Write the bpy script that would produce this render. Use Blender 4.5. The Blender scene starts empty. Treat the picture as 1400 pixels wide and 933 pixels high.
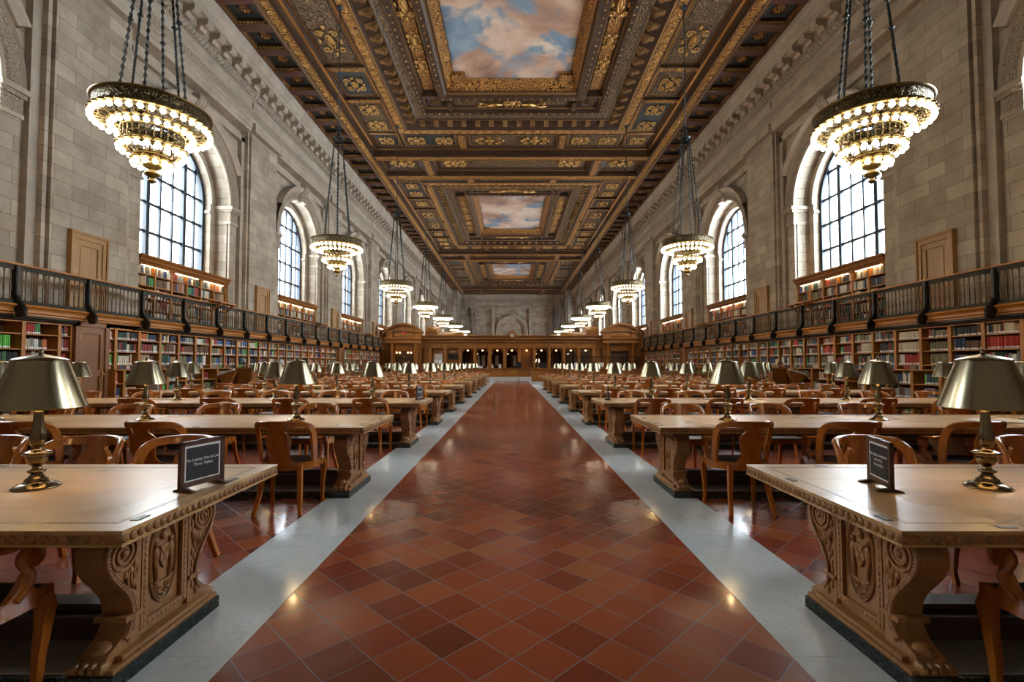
import bpy, bmesh, math, random
from mathutils import Vector, Matrix
PI = math.pi
S = bpy.context.scene
COL = S.collection
random.seed(7)
# ------------------------------------------------------------------ camera
K = 0.94; EYE = 1.39
def A(v): return v * K                      # plan measure of the building
def Z(v): return EYE + (v - 1.48) * K       # height in the building
cam_d = bpy.data.cameras.new('camera'); cam = bpy.data.objects.new('camera', cam_d); COL.objects.link(cam)
cam.location = (0, 0, EYE); cam.rotation_euler = (math.radians(90 + 2.1), 0, 0)
cam_d.sensor_width = 36; cam_d.lens = 36 * 660 / 1400; cam_d.shift_y = 7.3 / 1400; cam_d.clip_end = 400; cam_d.clip_start = 0.05
S.camera = cam
S.view_settings.view_transform = 'Standard'; S.view_settings.look = 'None'
S.view_settings.gamma = 1.0; S.view_settings.exposure = 1.58
try: S.view_settings.use_curve_mapping = False
except Exception: pass
S.cycles.use_denoising = True
S.cycles.max_bounces = 6; S.cycles.diffuse_bounces = 4; S.cycles.glossy_bounces = 3
S.cycles.transparent_max_bounces = 8; S.cycles.transmission_bounces = 2
S.cycles.caustics_reflective = False; S.cycles.caustics_refractive = False
S.cycles.sample_clamp_indirect = 6.0
S.cycles.use_adaptive_sampling = True; S.cycles.adaptive_threshold = 0.03
S.cycles.use_light_tree = True
# ------------------------------------------------------------------ light
SKY = 12.0            # overcast daylight outside the windows
CHAND_W = 260.0      # each chandelier
LAMP_W = 2.0         # each reading lamp
BULB_E = 7.0
world = bpy.data.worlds.new('overcast_sky'); S.world = world; world.use_nodes = True
wn = world.node_tree; wn.nodes.clear()
wo = wn.nodes.new('ShaderNodeOutputWorld'); wb = wn.nodes.new('ShaderNodeBackground')
wb.inputs[0].default_value = (0.80, 0.91, 1.0, 1); wb.inputs[1].default_value = SKY
wn.links.new(wb.outputs[0], wo.inputs[0])
def portal(x, y, z, w, h, side):
    l = bpy.data.lights.new('window_daylight', 'AREA'); l.shape = 'RECTANGLE'; l.size = w; l.size_y = h
    l.cycles.is_portal = True
    o = bpy.data.objects.new('window_daylight', l); COL.objects.link(o)
    o.location = (x, y, z); o.rotation_euler = (PI/2, 0, (PI/2 if side > 0 else -PI/2))
    return o

# ------------------------------------------------------------------ helpers
def ordn(n):
    w = ['', 'first', 'second', 'third', 'fourth', 'fifth', 'sixth', 'seventh', 'eighth', 'ninth', 'tenth', 'eleventh', 'twelfth']
    if n < len(w): return w[n]
    s = 'th' if 10 <= n % 100 <= 20 else {1: 'st', 2: 'nd', 3: 'rd'}.get(n % 10, 'th')
    return '%d%s' % (n, s)
def quad(bm, pts, mi=0):
    f = bm.faces.new([bm.verts.new(p) for p in pts]); f.material_index = mi; return f
def box(bm, x0, x1, y0, y1, z0, z1, mi=0):
    v = [bm.verts.new(p) for p in ((x0,y0,z0),(x1,y0,z0),(x1,y1,z0),(x0,y1,z0),(x0,y0,z1),(x1,y0,z1),(x1,y1,z1),(x0,y1,z1))]
    for f in ((3,2,1,0),(4,5,6,7),(0,1,5,4),(1,2,6,5),(2,3,7,6),(3,0,4,7)):
        bm.faces.new([v[i] for i in f]).material_index = mi
    return v
def bbox(bm, x0, x1, y0, y1, z0, z1, b=0.01, mi=0, seg=2):
    """box with rounded edges"""
    t = bmesh.new(); box(t, x0, x1, y0, y1, z0, z1)
    bmesh.ops.bevel(t, geom=t.edges[:], offset=b, segments=seg, affect='EDGES', profile=0.6)
    merge(bm, t, mi)
def merge(bm, t, mi=None, mat=None):
    vm = {}
    for v in t.verts: vm[v] = bm.verts.new(mat @ v.co if mat else v.co)
    for f in t.faces:
        try:
            g = bm.faces.new([vm[v] for v in f.verts]); g.material_index = f.material_index if mi is None else mi; g.smooth = f.smooth
        except ValueError: pass
    t.free()
def lathe(bm, prof, seg=24, c=(0,0,0), mi=0, smooth=True):
    rings = []
    for r, z in prof:
        if r < 1e-5: rings.append([bm.verts.new((c[0], c[1], c[2]+z))])
        else: rings.append([bm.verts.new((c[0]+r*math.cos(2*PI*i/seg), c[1]+r*math.sin(2*PI*i/seg), c[2]+z)) for i in range(seg)])
    for a, b in zip(rings, rings[1:]):
        if len(a) == 1 and len(b) == 1: continue
        for i in range(seg):
            j = (i+1) % seg
            if len(a) == 1: f = bm.faces.new((a[0], b[j], b[i]))
            elif len(b) == 1: f = bm.faces.new((a[i], a[j], b[0]))
            else: f = bm.faces.new((a[i], a[j], b[j], b[i]))
            f.material_index = mi; f.smooth = smooth
def tube(bm, pts, rad, seg=8, mi=0, smooth=True, squash=None, cap=True, up=(0,0,1), phase=0.0):
    """sweep a round (or squashed) section along pts; rad is one number or one per point"""
    pts = [Vector(p) for p in pts]; n = len(pts)
    if not hasattr(rad, '__len__'): rad = [rad]*n
    rings = []; prev = None
    for i, p in enumerate(pts):
        t = (pts[min(i+1, n-1)] - pts[max(i-1, 0)]).normalized()
        if prev is None:
            u = Vector(up)
            if abs(t.dot(u)) > 0.95: u = Vector((1,0,0))
        else: u = prev
        a = (u - t*u.dot(t)).normalized(); b = t.cross(a); prev = a
        sq = squash if squash else (1, 1)
        rings.append([bm.verts.new(p + (a*math.cos(2*PI*k/seg+phase)*sq[0] + b*math.sin(2*PI*k/seg+phase)*sq[1])*rad[i]) for k in range(seg)])
    for r, s in zip(rings, rings[1:]):
        for k in range(seg):
            f = bm.faces.new((r[k], r[(k+1)%seg], s[(k+1)%seg], s[k])); f.material_index = mi; f.smooth = smooth
    if cap:
        for r, rev in ((rings[0], True), (rings[-1], False)):
            try:
                f = bm.faces.new(list(reversed(r)) if rev else r); f.material_index = mi
            except ValueError: pass
def prism(bm, poly, axis, a, b, mi=0):
    """extrude a 2D polygon; axis 'x' takes (y,z), 'y' takes (x,z), 'z' takes (x,y)"""
    def P(p, t):
        return (t, p[0], p[1]) if axis == 'x' else ((p[0], t, p[1]) if axis == 'y' else (p[0], p[1], t))
    va = [bm.verts.new(P(p, a)) for p in poly]; vb = [bm.verts.new(P(p, b)) for p in poly]; n = len(poly)
    for i in range(n):
        bm.faces.new((va[i], va[(i+1)%n], vb[(i+1)%n], vb[i])).material_index = mi
    for f in (va[::-1], vb):
        g = bm.faces.new(f); g.material_index = mi; g.normal_update()
        bmesh.ops.triangulate(bm, faces=[g]) if len(poly) > 6 else None
def ball(bm, c, r, seg=8, rings=6, mi=0, sc=(1,1,1)):
    prof = [(r*math.sin(PI*i/rings), -r*math.cos(PI*i/rings)) for i in range(rings+1)]
    t = bmesh.new(); lathe(t, prof, seg)
    merge(bm, t, mi, Matrix.Translation(c) @ Matrix.Diagonal((*sc, 1)))
def spline(pts, n=8):
    """Catmull-Rom through pts (any dimension)"""
    P = [tuple(p) for p in pts]; P = [P[0]] + P + [P[-1]]; out = []
    for i in range(1, len(P)-2):
        for k in range(n):
            t = k/n
            out.append(tuple(0.5*((2*b)+(c-a)*t+(2*a-5*b+4*c-d)*t*t+(3*b-a-3*c+d)*t**3) for a, b, c, d in zip(P[i-1], P[i], P[i+1], P[i+2])))
    out.append(P[-2]); return out
def spiral(c, r0, r1, turns, a0=0.0, n=26, plane='xy', flip=1):
    o = []
    for i in range(n+1):
        t = i/n; r = r0+(r1-r0)*t; a = a0+flip*turns*2*PI*t
        x, y = r*math.cos(a), r*math.sin(a)
        o.append((c[0]+x, c[1]+y, c[2]) if plane == 'xy' else ((c[0], c[1]+x, c[2]+y) if plane == 'yz' else (c[0]+x, c[1], c[2]+y)))
    return o
def obj(name, bm, mats, parent=None, loc=(0,0,0), rz=0, smooth_angle=None, recalc=True):
    if recalc: bmesh.ops.recalc_face_normals(bm, faces=bm.faces[:])
    me = bpy.data.meshes.new(name); bm.to_mesh(me); bm.free()
    for m in (mats if isinstance(mats, (list, tuple)) else [mats]): me.materials.append(m)
    if smooth_angle:
        for p in me.polygons: p.use_smooth = True
        try: me.set_sharp_from_angle(angle=math.radians(smooth_angle))
        except Exception: pass
    o = bpy.data.objects.new(name, me); COL.objects.link(o); o.parent = parent; o.location = loc; o.rotation_euler = (0, 0, rz)
    return o
def thing(name, label, cat, loc=(0,0,0), rz=0, group=None):
    o = bpy.data.objects.new(name, None); COL.objects.link(o); o.empty_display_size = 0.1
    o.location = loc; o.rotation_euler = (0, 0, rz); o['label'] = label; o['category'] = cat
    if group: o['group'] = group
    return o
def tag(o, label, cat, group=None, kind=None):
    o['label'] = label; o['category'] = cat
    if group: o['group'] = group
    if kind: o['kind'] = kind
    return o
def struct(name, bm, mats, parent=None, **k):
    o = obj(name, bm, mats, parent, **k)
    if parent is None: o['kind'] = 'structure'
    return o
def dup(root, loc, rz=0, label=None, group=None, skip=()):
    kids = {}
    def rec(o, par):
        c = o.copy(); COL.objects.link(c); c.parent = par
        for ch in o.children:
            if ch.name.split('.')[0] not in skip: rec(ch, c)
        return c
    r = rec(root, None); r.location = loc; r.rotation_euler = (0, 0, rz)
    if label: r['label'] = label
    if group: r['group'] = group
    return r

# ------------------------------------------------------------------ materials
class NT:
    def __init__(s, name):
        s.m = bpy.data.materials.new(name); s.m.use_nodes = True; s.t = s.m.node_tree; s.t.nodes.clear()
        s.out = s.n('OutputMaterial'); s.b = s.n('BsdfPrincipled'); s.l(s.b.outputs[0], s.out.inputs[0])
    def n(s, k, **kw):
        x = s.t.nodes.new('ShaderNode'+k)
        for a, v in kw.items(): setattr(x, a, v)
        return x
    def l(s, a, b): s.t.links.new(a, b)
    def coord(s, sc=(1,1,1), rot=(0,0,0), loc=(0,0,0)):
        tc = s.n('TexCoord'); mp = s.n('Mapping'); mp.inputs['Scale'].default_value = sc; mp.inputs['Rotation'].default_value = rot; mp.inputs['Location'].default_value = loc
        s.l(tc.outputs['Object'], mp.inputs[0]); return mp.outputs[0]
    def noise(s, vec, scale=5, detail=4, rough=.55, dist=0):
        x = s.n('TexNoise'); x.inputs['Scale'].default_value = scale; x.inputs['Detail'].default_value = detail
        x.inputs['Roughness'].default_value = rough; x.inputs['Distortion'].default_value = dist
        if vec is not None: s.l(vec, x.inputs['Vector'])
        return x.outputs[0]
    def ramp(s, fac, stops, interp='LINEAR'):
        r = s.n('ValToRGB'); r.color_ramp.interpolation = interp; e = r.color_ramp.elements
        while len(e) < len(stops): e.new(0.5)
        for i, (p, c) in enumerate(stops): e[i].position = p; e[i].color = (*c, 1) if len(c) == 3 else c
        s.l(fac, r.inputs[0]); return r.outputs[0]
    def mix(s, fac, a, b, mode='MIX'):
        x = s.n('Mix', data_type='RGBA', blend_type=mode)
        for v, i in ((fac, 0), (a, 6), (b, 7)):
            if hasattr(v, 'is_linked') or hasattr(v, 'links'): s.l(v, x.inputs[i])
            else: x.inputs[i].default_value = v if i == 0 else (*v, 1)
        return x.outputs[2]
    def math(s, op, a, b=0.0, c=None):
        x = s.n('Math', operation=op)
        for i, v in enumerate((a, b) if c is None else (a, b, c)):
            if hasattr(v, 'links'): s.l(v, x.inputs[i])
            else: x.inputs[i].default_value = v
        return x.outputs[0]
    def bump(s, h, strength=.3, dist=.01):
        x = s.n('Bump'); x.inputs['Strength'].default_value = strength; x.inputs['Distance'].default_value = dist
        s.l(h, x.inputs['Height']); s.l(x.outputs[0], s.b.inputs['Normal'])
    def set(s, **k):
        for a, v in k.items():
            i = s.b.inputs[a.replace('_', ' ')]
            if hasattr(v, 'links'): s.l(v, i)
            elif isinstance(v, tuple): i.default_value = (*v, 1)
            else: i.default_value = v
def plain(name, col, rough=.5, metal=0.0, **k):
    m = NT(name); m.set(Base_Color=col, Roughness=rough, Metallic=metal, **k); return m.m
def emis(name, col, st):
    m = NT(name); m.set(Base_Color=col, Emission_Color=col, Emission_Strength=st); return m.m
def wood(name, c0, c1, rough=.35, scale=1.0, axis=0, coat=0.0):
    m = NT(name); sc = [9*scale, 9*scale, 9*scale]; sc[axis] = .7*scale
    v = m.coord(tuple(sc)); n1 = m.noise(v, 2.2, 6, .6, 1.2); n2 = m.noise(m.coord(), .8, 2)
    c = m.ramp(n1, [(.3, c0), (.72, c1)])
    c = m.mix(.35, c, m.ramp(n2, [(.35, c0), (.65, c1)]))
    m.set(Base_Color=c, Roughness=rough); m.bump(n1, .12, .004)
    if coat: m.set(Coat_Weight=coat, Coat_Roughness=.12)
    return m.m
M = {}
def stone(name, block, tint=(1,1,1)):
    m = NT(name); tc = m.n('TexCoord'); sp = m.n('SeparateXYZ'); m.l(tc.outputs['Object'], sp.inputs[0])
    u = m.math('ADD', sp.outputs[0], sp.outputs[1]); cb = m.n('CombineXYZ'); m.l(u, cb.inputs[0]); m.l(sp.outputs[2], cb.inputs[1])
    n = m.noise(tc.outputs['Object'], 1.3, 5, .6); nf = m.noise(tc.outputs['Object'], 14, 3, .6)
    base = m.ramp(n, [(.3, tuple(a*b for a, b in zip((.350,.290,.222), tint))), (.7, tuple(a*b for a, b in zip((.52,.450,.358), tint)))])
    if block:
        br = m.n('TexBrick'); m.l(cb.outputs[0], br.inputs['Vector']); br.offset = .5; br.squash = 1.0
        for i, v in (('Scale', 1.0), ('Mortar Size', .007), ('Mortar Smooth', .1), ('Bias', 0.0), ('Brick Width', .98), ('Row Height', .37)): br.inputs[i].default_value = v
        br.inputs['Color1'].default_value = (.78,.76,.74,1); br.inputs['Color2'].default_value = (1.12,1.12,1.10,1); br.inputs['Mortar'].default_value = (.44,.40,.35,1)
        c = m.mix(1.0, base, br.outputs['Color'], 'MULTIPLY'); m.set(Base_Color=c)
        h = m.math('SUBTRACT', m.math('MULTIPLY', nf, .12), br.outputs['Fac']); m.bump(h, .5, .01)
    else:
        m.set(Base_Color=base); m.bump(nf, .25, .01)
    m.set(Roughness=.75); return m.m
M['stone'] = stone('limestone_blocks', True)
M['stone_plain'] = stone('limestone_smooth', False)
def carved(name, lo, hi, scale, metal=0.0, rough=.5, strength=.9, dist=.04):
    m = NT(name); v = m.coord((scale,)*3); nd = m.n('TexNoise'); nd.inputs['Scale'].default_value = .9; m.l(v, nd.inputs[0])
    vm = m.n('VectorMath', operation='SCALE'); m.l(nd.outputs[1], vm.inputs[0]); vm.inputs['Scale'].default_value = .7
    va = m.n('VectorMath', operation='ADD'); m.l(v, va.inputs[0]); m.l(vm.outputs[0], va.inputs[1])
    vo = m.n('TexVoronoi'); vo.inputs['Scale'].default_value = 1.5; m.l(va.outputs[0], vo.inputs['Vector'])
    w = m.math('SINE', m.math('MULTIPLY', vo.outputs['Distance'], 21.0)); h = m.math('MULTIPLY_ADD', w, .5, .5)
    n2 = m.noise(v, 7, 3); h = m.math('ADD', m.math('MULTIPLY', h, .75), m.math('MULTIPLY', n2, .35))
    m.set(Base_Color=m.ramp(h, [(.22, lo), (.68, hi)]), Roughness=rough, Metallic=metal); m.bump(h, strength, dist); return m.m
M['stone_carved'] = carved('limestone_carved', (.22,.17,.12), (.44,.37,.28), 6, strength=.7, dist=.02)
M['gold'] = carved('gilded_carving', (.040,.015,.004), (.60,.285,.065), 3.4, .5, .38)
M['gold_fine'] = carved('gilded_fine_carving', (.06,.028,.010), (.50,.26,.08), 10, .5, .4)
M['gold_solid'] = plain('gilt', (.62,.36,.12), .30, .95)
M['ceil_brown'] = wood('ceiling_dark_wood', (.020,.010,.006), (.085,.040,.020), .42, .5)
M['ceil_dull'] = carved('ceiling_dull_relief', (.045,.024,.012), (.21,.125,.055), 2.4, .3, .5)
M['ceil_blue'] = plain('ceiling_slate_blue', (.030,.036,.034), .5)
M['ceil_red'] = plain('ceiling_oxblood', (.10,.035,.022), .5)
def mural():
    m = NT('painted_clouds'); v = m.coord((.36,.36,.36)); a = m.noise(v, 1.15, 9, .55, .5); b = m.noise(m.coord((.36,.36,.36), loc=(7,3,0)), .8, 7, .55, .4)
    c = m.noise(m.coord((.36,.36,.36), loc=(2,9,4)), 2.4, 6, .6)
    cloud = m.ramp(b, [(.32,(.13,.085,.07)), (.46,(.42,.25,.17)), (.55,(.60,.42,.31)), (.66,(.72,.60,.48)), (.78,(.50,.28,.2))])
    sky = m.ramp(c, [(.3,(.12,.19,.28)), (.7,(.27,.36,.44))])
    f = m.ramp(a, [(.42,(0,0,0)), (.50,(1,1,1))])
    m.set(Base_Color=m.mix(f, sky, cloud), Roughness=.7); return m.m
M['mural'] = mural()
def tiles(name, x0=0):
    m = NT(name); v = m.coord((1,1,1), (0,0,PI/4)); br = m.n('TexBrick'); m.l(v, br.inputs['Vector']); br.offset = 0.0
    for i, q in (('Scale', 1.0), ('Mortar Size', .0024), ('Mortar Smooth', .1), ('Bias', 0.0), ('Brick Width', .235), ('Row Height', .235)): br.inputs[i].default_value = q
    br.inputs['Color1'].default_value = (0,0,0,1); br.inputs['Color2'].default_value = (1,1,1,1)
    n = m.noise(m.coord(), 2.2, 4); nb = m.noise(m.coord((1,1,1), loc=(5,5,0)), .55, 2); nf = m.noise(m.coord(), 9, 3)
    pt = m.math('ADD', m.math('MULTIPLY', br.outputs['Color'], .6), m.math('MULTIPLY', nb, .4))
    c = m.ramp(pt, [(.15,(.13,.026,.010)), (.45,(.25,.043,.016)), (.7,(.32,.070,.024)), (.95,(.30,.105,.030))])
    c = m.mix(br.outputs['Fac'], c, (.22,.205,.215))
    m.set(Base_Color=c, Roughness=m.ramp(nb, [(.2,(.20,)*3), (.8,(.28,)*3)]))
    h = m.math('SUBTRACT', m.noise(m.coord(), 4, 1), m.math('MULTIPLY', br.outputs['Fac'], .3)); m.bump(h, .16, .02)
    m.set(Coat_Weight=.3, Coat_Roughness=.09); return m.m
M['tiles'] = tiles('terracotta_tiles')
def marble(name, a, b, vein, rough, sc=1.0, seam=False):
    m = NT(name); v = m.coord((sc,)*3); n = m.noise(v, 1.4, 6, .6, 1.5); c = m.ramp(n, [(.3, a), (.7, b)])
    w = m.noise(v, 2.3, 8, .65, 2.5); e = m.ramp(w, [(.485,(0,0,0)), (.5,(1,1,1)), (.515,(0,0,0))])
    c = m.mix(e, c, vein)
    m.set(Base_Color=c, Roughness=rough); return m.m
M['marble'] = marble('pale_marble', (.55,.60,.60), (.66,.70,.69), (.50,.54,.54), .16, .8)
M['marble_dark'] = marble('black_marble', (.010,.018,.016), (.022,.034,.030), (.16,.2,.19), .18, 6)
def parquet():
    m = NT('oak_parquet_top'); v = m.coord(); br = m.n('TexBrick'); m.l(v, br.inputs['Vector']); br.offset = .5
    for i, q in (('Scale', 1.0), ('Mortar Size', .0012), ('Mortar Smooth', .2), ('Bias', 0.0), ('Brick Width', .34), ('Row Height', .2)): br.inputs[i].default_value = q
    br.inputs['Color1'].default_value = (.0,.0,.0,1); br.inputs['Color2'].default_value = (1,1,1,1); br.inputs['Mortar'].default_value = (.3,.3,.3,1)
    g = m.noise(m.coord((1.2, 22, 8)), 3, 5, .6, .8); p = m.noise(m.coord(), 1.1, 3)
    t = m.math('ADD', m.math('MULTIPLY', g, .55), m.math('ADD', m.math('MULTIPLY', br.outputs['Color'], .25), m.math('MULTIPLY', p, .3)))
    m.set(Base_Color=m.ramp(t, [(.3,(.29,.150,.048)), (.55,(.51,.300,.115)), (.85,(.64,.43,.20))]), Roughness=m.ramp(p, [(.3,(.24,)*3), (.7,(.36,)*3)]))
    m.bump(g, .05, .002); m.set(Coat_Weight=.12, Coat_Roughness=.1); return m.m
M['parquet'] = parquet()
M['oak'] = wood('carved_oak', (.18,.075,.020), (.40,.190,.062), .40, 1.0, 2)
M['oak_relief'] = carved('oak_relief', (.13,.06,.022), (.42,.245,.115), 22, 0, .45, 1.0, .012)
M['oak_dark'] = wood('dark_oak', (.045,.026,.016), (.10,.06,.038), .4)
M['chair'] = wood('chair_walnut', (.27,.072,.009), (.52,.170,.022), .20, 1.2, 2, .3)
M['leather'] = plain('black_leather', (.012,.011,.011), .35)
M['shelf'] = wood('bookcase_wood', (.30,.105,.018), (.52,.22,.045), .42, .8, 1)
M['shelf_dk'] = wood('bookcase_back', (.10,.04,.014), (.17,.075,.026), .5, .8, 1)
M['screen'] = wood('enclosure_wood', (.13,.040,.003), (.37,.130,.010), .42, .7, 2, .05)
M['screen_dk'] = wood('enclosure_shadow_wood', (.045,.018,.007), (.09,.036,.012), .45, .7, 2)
M['door_wood'] = wood('panelled_door_wood', (.25,.115,.028), (.42,.225,.065), .4, .8, 2)
M['door_brown'] = wood('lower_door_wood', (.17,.065,.020), (.27,.115,.038), .4, .8, 2)
M['bronze'] = plain('dark_bronze', (.022,.020,.017), .38, .5)
M['bronze_relief'] = carved('bronze_tracery', (.012,.011,.010), (.12,.11,.085), 16, .4, .45, 1.0, .01)
M['baluster'] = plain('bronze_baluster', (.10,.070,.045), .35, .7)
M['iron'] = plain('window_iron', (.018,.028,.042), .45, .2)
M['chain'] = plain('chain_iron', (.045,.06,.062), .4, .6)
def brass(name, col, rough):
    m = NT(name); n = m.noise(m.coord((2,2,60)), 3, 4); m.set(Base_Color=col, Metallic=1.0, Roughness=rough); m.bump(n, .012, .001); return m.m
M['shade'] = brass('antique_brass_shade', (.27,.235,.155), .23)
M['shade_in'] = plain('shade_lining', (.80,.74,.60), .6)
M['lampmetal'] = brass('antique_bronze_stem', (.20,.15,.09), .2)
M['chand'] = plain('chandelier_bronze', (.20,.14,.050), .32, .8)
M['chand_relief'] = carved('chandelier_openwork', (.015,.013,.008), (.26,.20,.10), 9, .75, .35, 1.0, .02)
M['bulb'] = emis('frosted_bulb', (1.0,.86,.62), BULB_E)
M['lampbulb'] = emis('reading_bulb', (1.0,.72,.38), 6.0)
M['deskbulb'] = emis('desk_bulb', (1.0,.68,.32), 40.0)
M['strip'] = emis('cornice_strip', (1.0,.74,.42), 14.0)
M['archbulb'] = emis('arch_bulb', (1.0,.55,.22), 2.2)
M['red_sign'] = emis('red_exit_sign', (.5,.02,.012), .12)
M['paper'] = plain('white_paper', (.80,.80,.77), .7)
M['black'] = plain('black_card', (.015,.015,.017), .5)
M['frame_brown'] = wood('sign_frame_wood', (.06,.025,.015), (.12,.055,.03), .35, 2, 2)
M['white'] = plain('white_letters', (.85,.85,.83), .6)
M['screen_black'] = plain('monitor_black', (.01,.01,.012), .2)
M['plaster'] = plain('pale_stone_base', (.42,.40,.36), .6)
M['clock'] = plain('clock_face', (.75,.70,.58), .5)
def glassmat():
    m = NT('clear_window_glass'); tr = m.n('BsdfTransparent'); gl = m.n('BsdfGlossy'); gl.inputs['Roughness'].default_value = .03
    fr = m.n('Fresnel'); fr.inputs[0].default_value = 1.3; mx = m.n('MixShader'); m.l(fr.outputs[0], mx.inputs[0]); m.l(tr.outputs[0], mx.inputs[1]); m.l(gl.outputs[0], mx.inputs[2]); m.l(mx.outputs[0], m.out.inputs[0]); return m.m
M['glass'] = glassmat()
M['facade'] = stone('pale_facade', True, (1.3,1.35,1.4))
BOOKC = [('brown',(.13,.055,.025)),('dark red',(.22,.016,.014)),('red',(.42,.03,.018)),('black',(.018,.018,.02)),('dark green',(.02,.07,.035)),
         ('green',(.05,.26,.08)),('navy blue',(.018,.035,.10)),('blue',(.05,.12,.30)),('cream',(.58,.50,.36)),('tan',(.38,.24,.12)),
         ('grey',(.22,.23,.22)),('olive',(.17,.15,.075)),('orange',(.52,.13,.025)),('off-white',(.62,.61,.56)),('teal',(.03,.12,.12)),('light green',(.13,.52,.08))]
for n_, c_ in BOOKC: M['book_'+n_] = plain('book_cloth_'+n_.replace(' ', '_').replace('-', '_'), c_, .5)
BOOKM = [M['book_'+n_] for n_, c_ in BOOKC]
# ------------------------------------------------------------------ building shell (built in plan units, mapped to metres)
def amap(bm, org=(0,0,0)):
    for v in bm.verts:
        v.co = Vector((v.co.x*K - org[0], v.co.y*K - org[1], EYE + (v.co.z-1.48)*K - org[2]))
def aobj(name, bm, mats, parent=None, org=(0,0,0), **k):
    amap(bm, org); return obj(name, bm, mats, parent, **k)
def astruct(name, bm, mats, **k):
    o = aobj(name, bm, mats, **k)
    if o.parent is None: o['kind'] = 'structure'
    return o
YA, YB = -0.95, 93.9            # end walls
CEN = [8.8 + 9.4*i for i in range(9)]
PIER = [4.1 + 9.4*i for i in range(10)]
SP = 8.3; XA = 12.3; XP = 11.9; XG = 13.2
# floor
bm = bmesh.new(); box(bm, -13.5, 13.5, -3, 95, 1.48-EYE/K-.25, 1.48-EYE/K)
astruct('floor', bm, M['tiles'])
for s, nm in ((-1, 'left'), (1, 'right')):
    bm = bmesh.new()
    y = -.9
    while y < 39.3:
        y2 = min(y+1.62, 39.3); box(bm, min(s*1.33, s*1.91), max(s*1.33, s*1.91), y+.0015, y2-.0015, -.05, .004); y = y2
    struct('trim_' + ('1' if s < 0 else '2'), bm, M['marble'])
# ---- side walls
def arch_angles(W, zt):
    a = [PI*i/24 for i in range(1, 24)]; c = math.atan2(zt-SP, W); a += [c, PI-c]; return sorted(a, reverse=True)
def loop_arch(w, zb, ang):
    return [(-w, zb), (-w, (zb+SP)/2), (-w, SP)] + [(w*math.cos(a), SP+w*math.sin(a)) for a in ang] + [(w, SP), (w, (zb+SP)/2), (w, zb)]
def loop_rect(W, zt, zb, ang):
    o = [(-W, zb), (-W, (zb+SP)/2), (-W, SP)]
    for a in ang:
        c, q = math.cos(a), math.sin(a); t = min(W/abs(c) if abs(c) > 1e-6 else 1e9, (zt-SP)/q); o.append((c*t, SP+q*t))
    return o + [(W, SP), (W, (zb+SP)/2), (W, zb)]
def arc_sweep(bm, prof, s, a0=0, a1=PI, n=30, mis=None):
    rows = [[bm.verts.new((s*x, r*math.cos(a0+(a1-a0)*i/n), SP+r*math.sin(a0+(a1-a0)*i/n))) for r, x in prof] for i in range(n+1)]
    for p, q in zip(rows, rows[1:]):
        for k in range(len(prof)-1):
            bm.faces.new((p[k], p[k+1], q[k+1], q[k])).material_index = mis[k] if mis else 0
def bay_mesh(s):
    bm = bmesh.new(); ang = arch_angles(3.345, 12.1); zb = 2.8
    loops = [(loop_rect(3.345, 12.1, zb, ang), XA), (loop_arch(2.5, zb, ang), XA), (loop_arch(2.5, zb, ang), 12.85),
             (loop_arch(2.15, zb, ang), 12.85), (loop_arch(2.15, zb, ang), 13.6)]
    vs = [[bm.verts.new((s*x, y, z)) for y, z in L] for L, x in loops]
    for a, b in zip(vs, vs[1:]):
        for i in range(len(a)-1): bm.faces.new((a[i], a[i+1], b[i+1], b[i]))
    # sill wall behind the gallery bookcase
    box(bm, *sorted((s*12.95, s*13.6)), -2.5, 2.5, 2.6, 5.12)
    # raised border of the bay, capitals, pilaster strips, keystone
    for q in (-1, 1):
        box(bm, *sorted((s*12.12, s*12.35)), *sorted((q*3.1, q*3.36)), 2.8, 11.7, 1)
        box(bm, *sorted((s*12.22, s*12.35)), *sorted((q*2.5, q*2.98)), 2.8, 7.6, 0)
        for (z0, z1, e, mi) in ((7.55, 7.66, .05, 1), (7.66, 8.05, .03, 2), (8.05, 8.16, .10, 2), (8.16, 8.3, .16, 1)):
            box(bm, *sorted((s*(12.22-e), s*12.9)), *sorted((q*(2.5-e*.7), q*(3.0+e*.5))), z0, z1, mi)
        box(bm, *sorted((s*12.85, s*13.5)), *sorted((q*2.09, q*2.2)), 7.9, 8.02, 1)
    box(bm, *sorted((s*12.12, s*12.35)), -3.345, 3.345, 11.5, 11.75, 1)
    arc_sweep(bm, [(2.5, 12.32), (2.5, 12.2), (2.6, 12.19), (2.63, 12.22), (2.7, 12.16), (2.76, 12.2), (2.95, 12.16), (3.0, 12.1)], s, mis=[1,1,1,2,2,2,1])
    arc_sweep(bm, [(3.0, 12.1), (3.02, 12.02), (3.1, 11.98), (3.18, 11.9), (3.25, 11.9), (3.27, 12.1), (3.27, 12.33)], s, math.radians(28), math.radians(152), mis=[1]*6)
    arc_sweep(bm, [(2.15, 12.86), (2.16, 12.8), (2.24, 12.8), (2.26, 12.86)], s, mis=[1]*3)
    # keystone console
    k = [(s*12.35, 10.72), (s*12.02, 10.78), (s*11.98, 11.0), (s*12.08, 11.2), (s*11.88, 11.42), (s*11.80, 11.6), (s*11.84, 11.78), (s*12.35, 11.78)]
    prism(bm, k, 'y', -.26, .26, 1)
    for t in (-.17, 0, .17): prism(bm, [(s*(abs(x)-.03), z) for x, z in k], 'y', t-.035, t+.035, 1)
    return bm
PMAT = [M['stone'], M['stone_plain'], M['stone_carved']]
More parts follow.
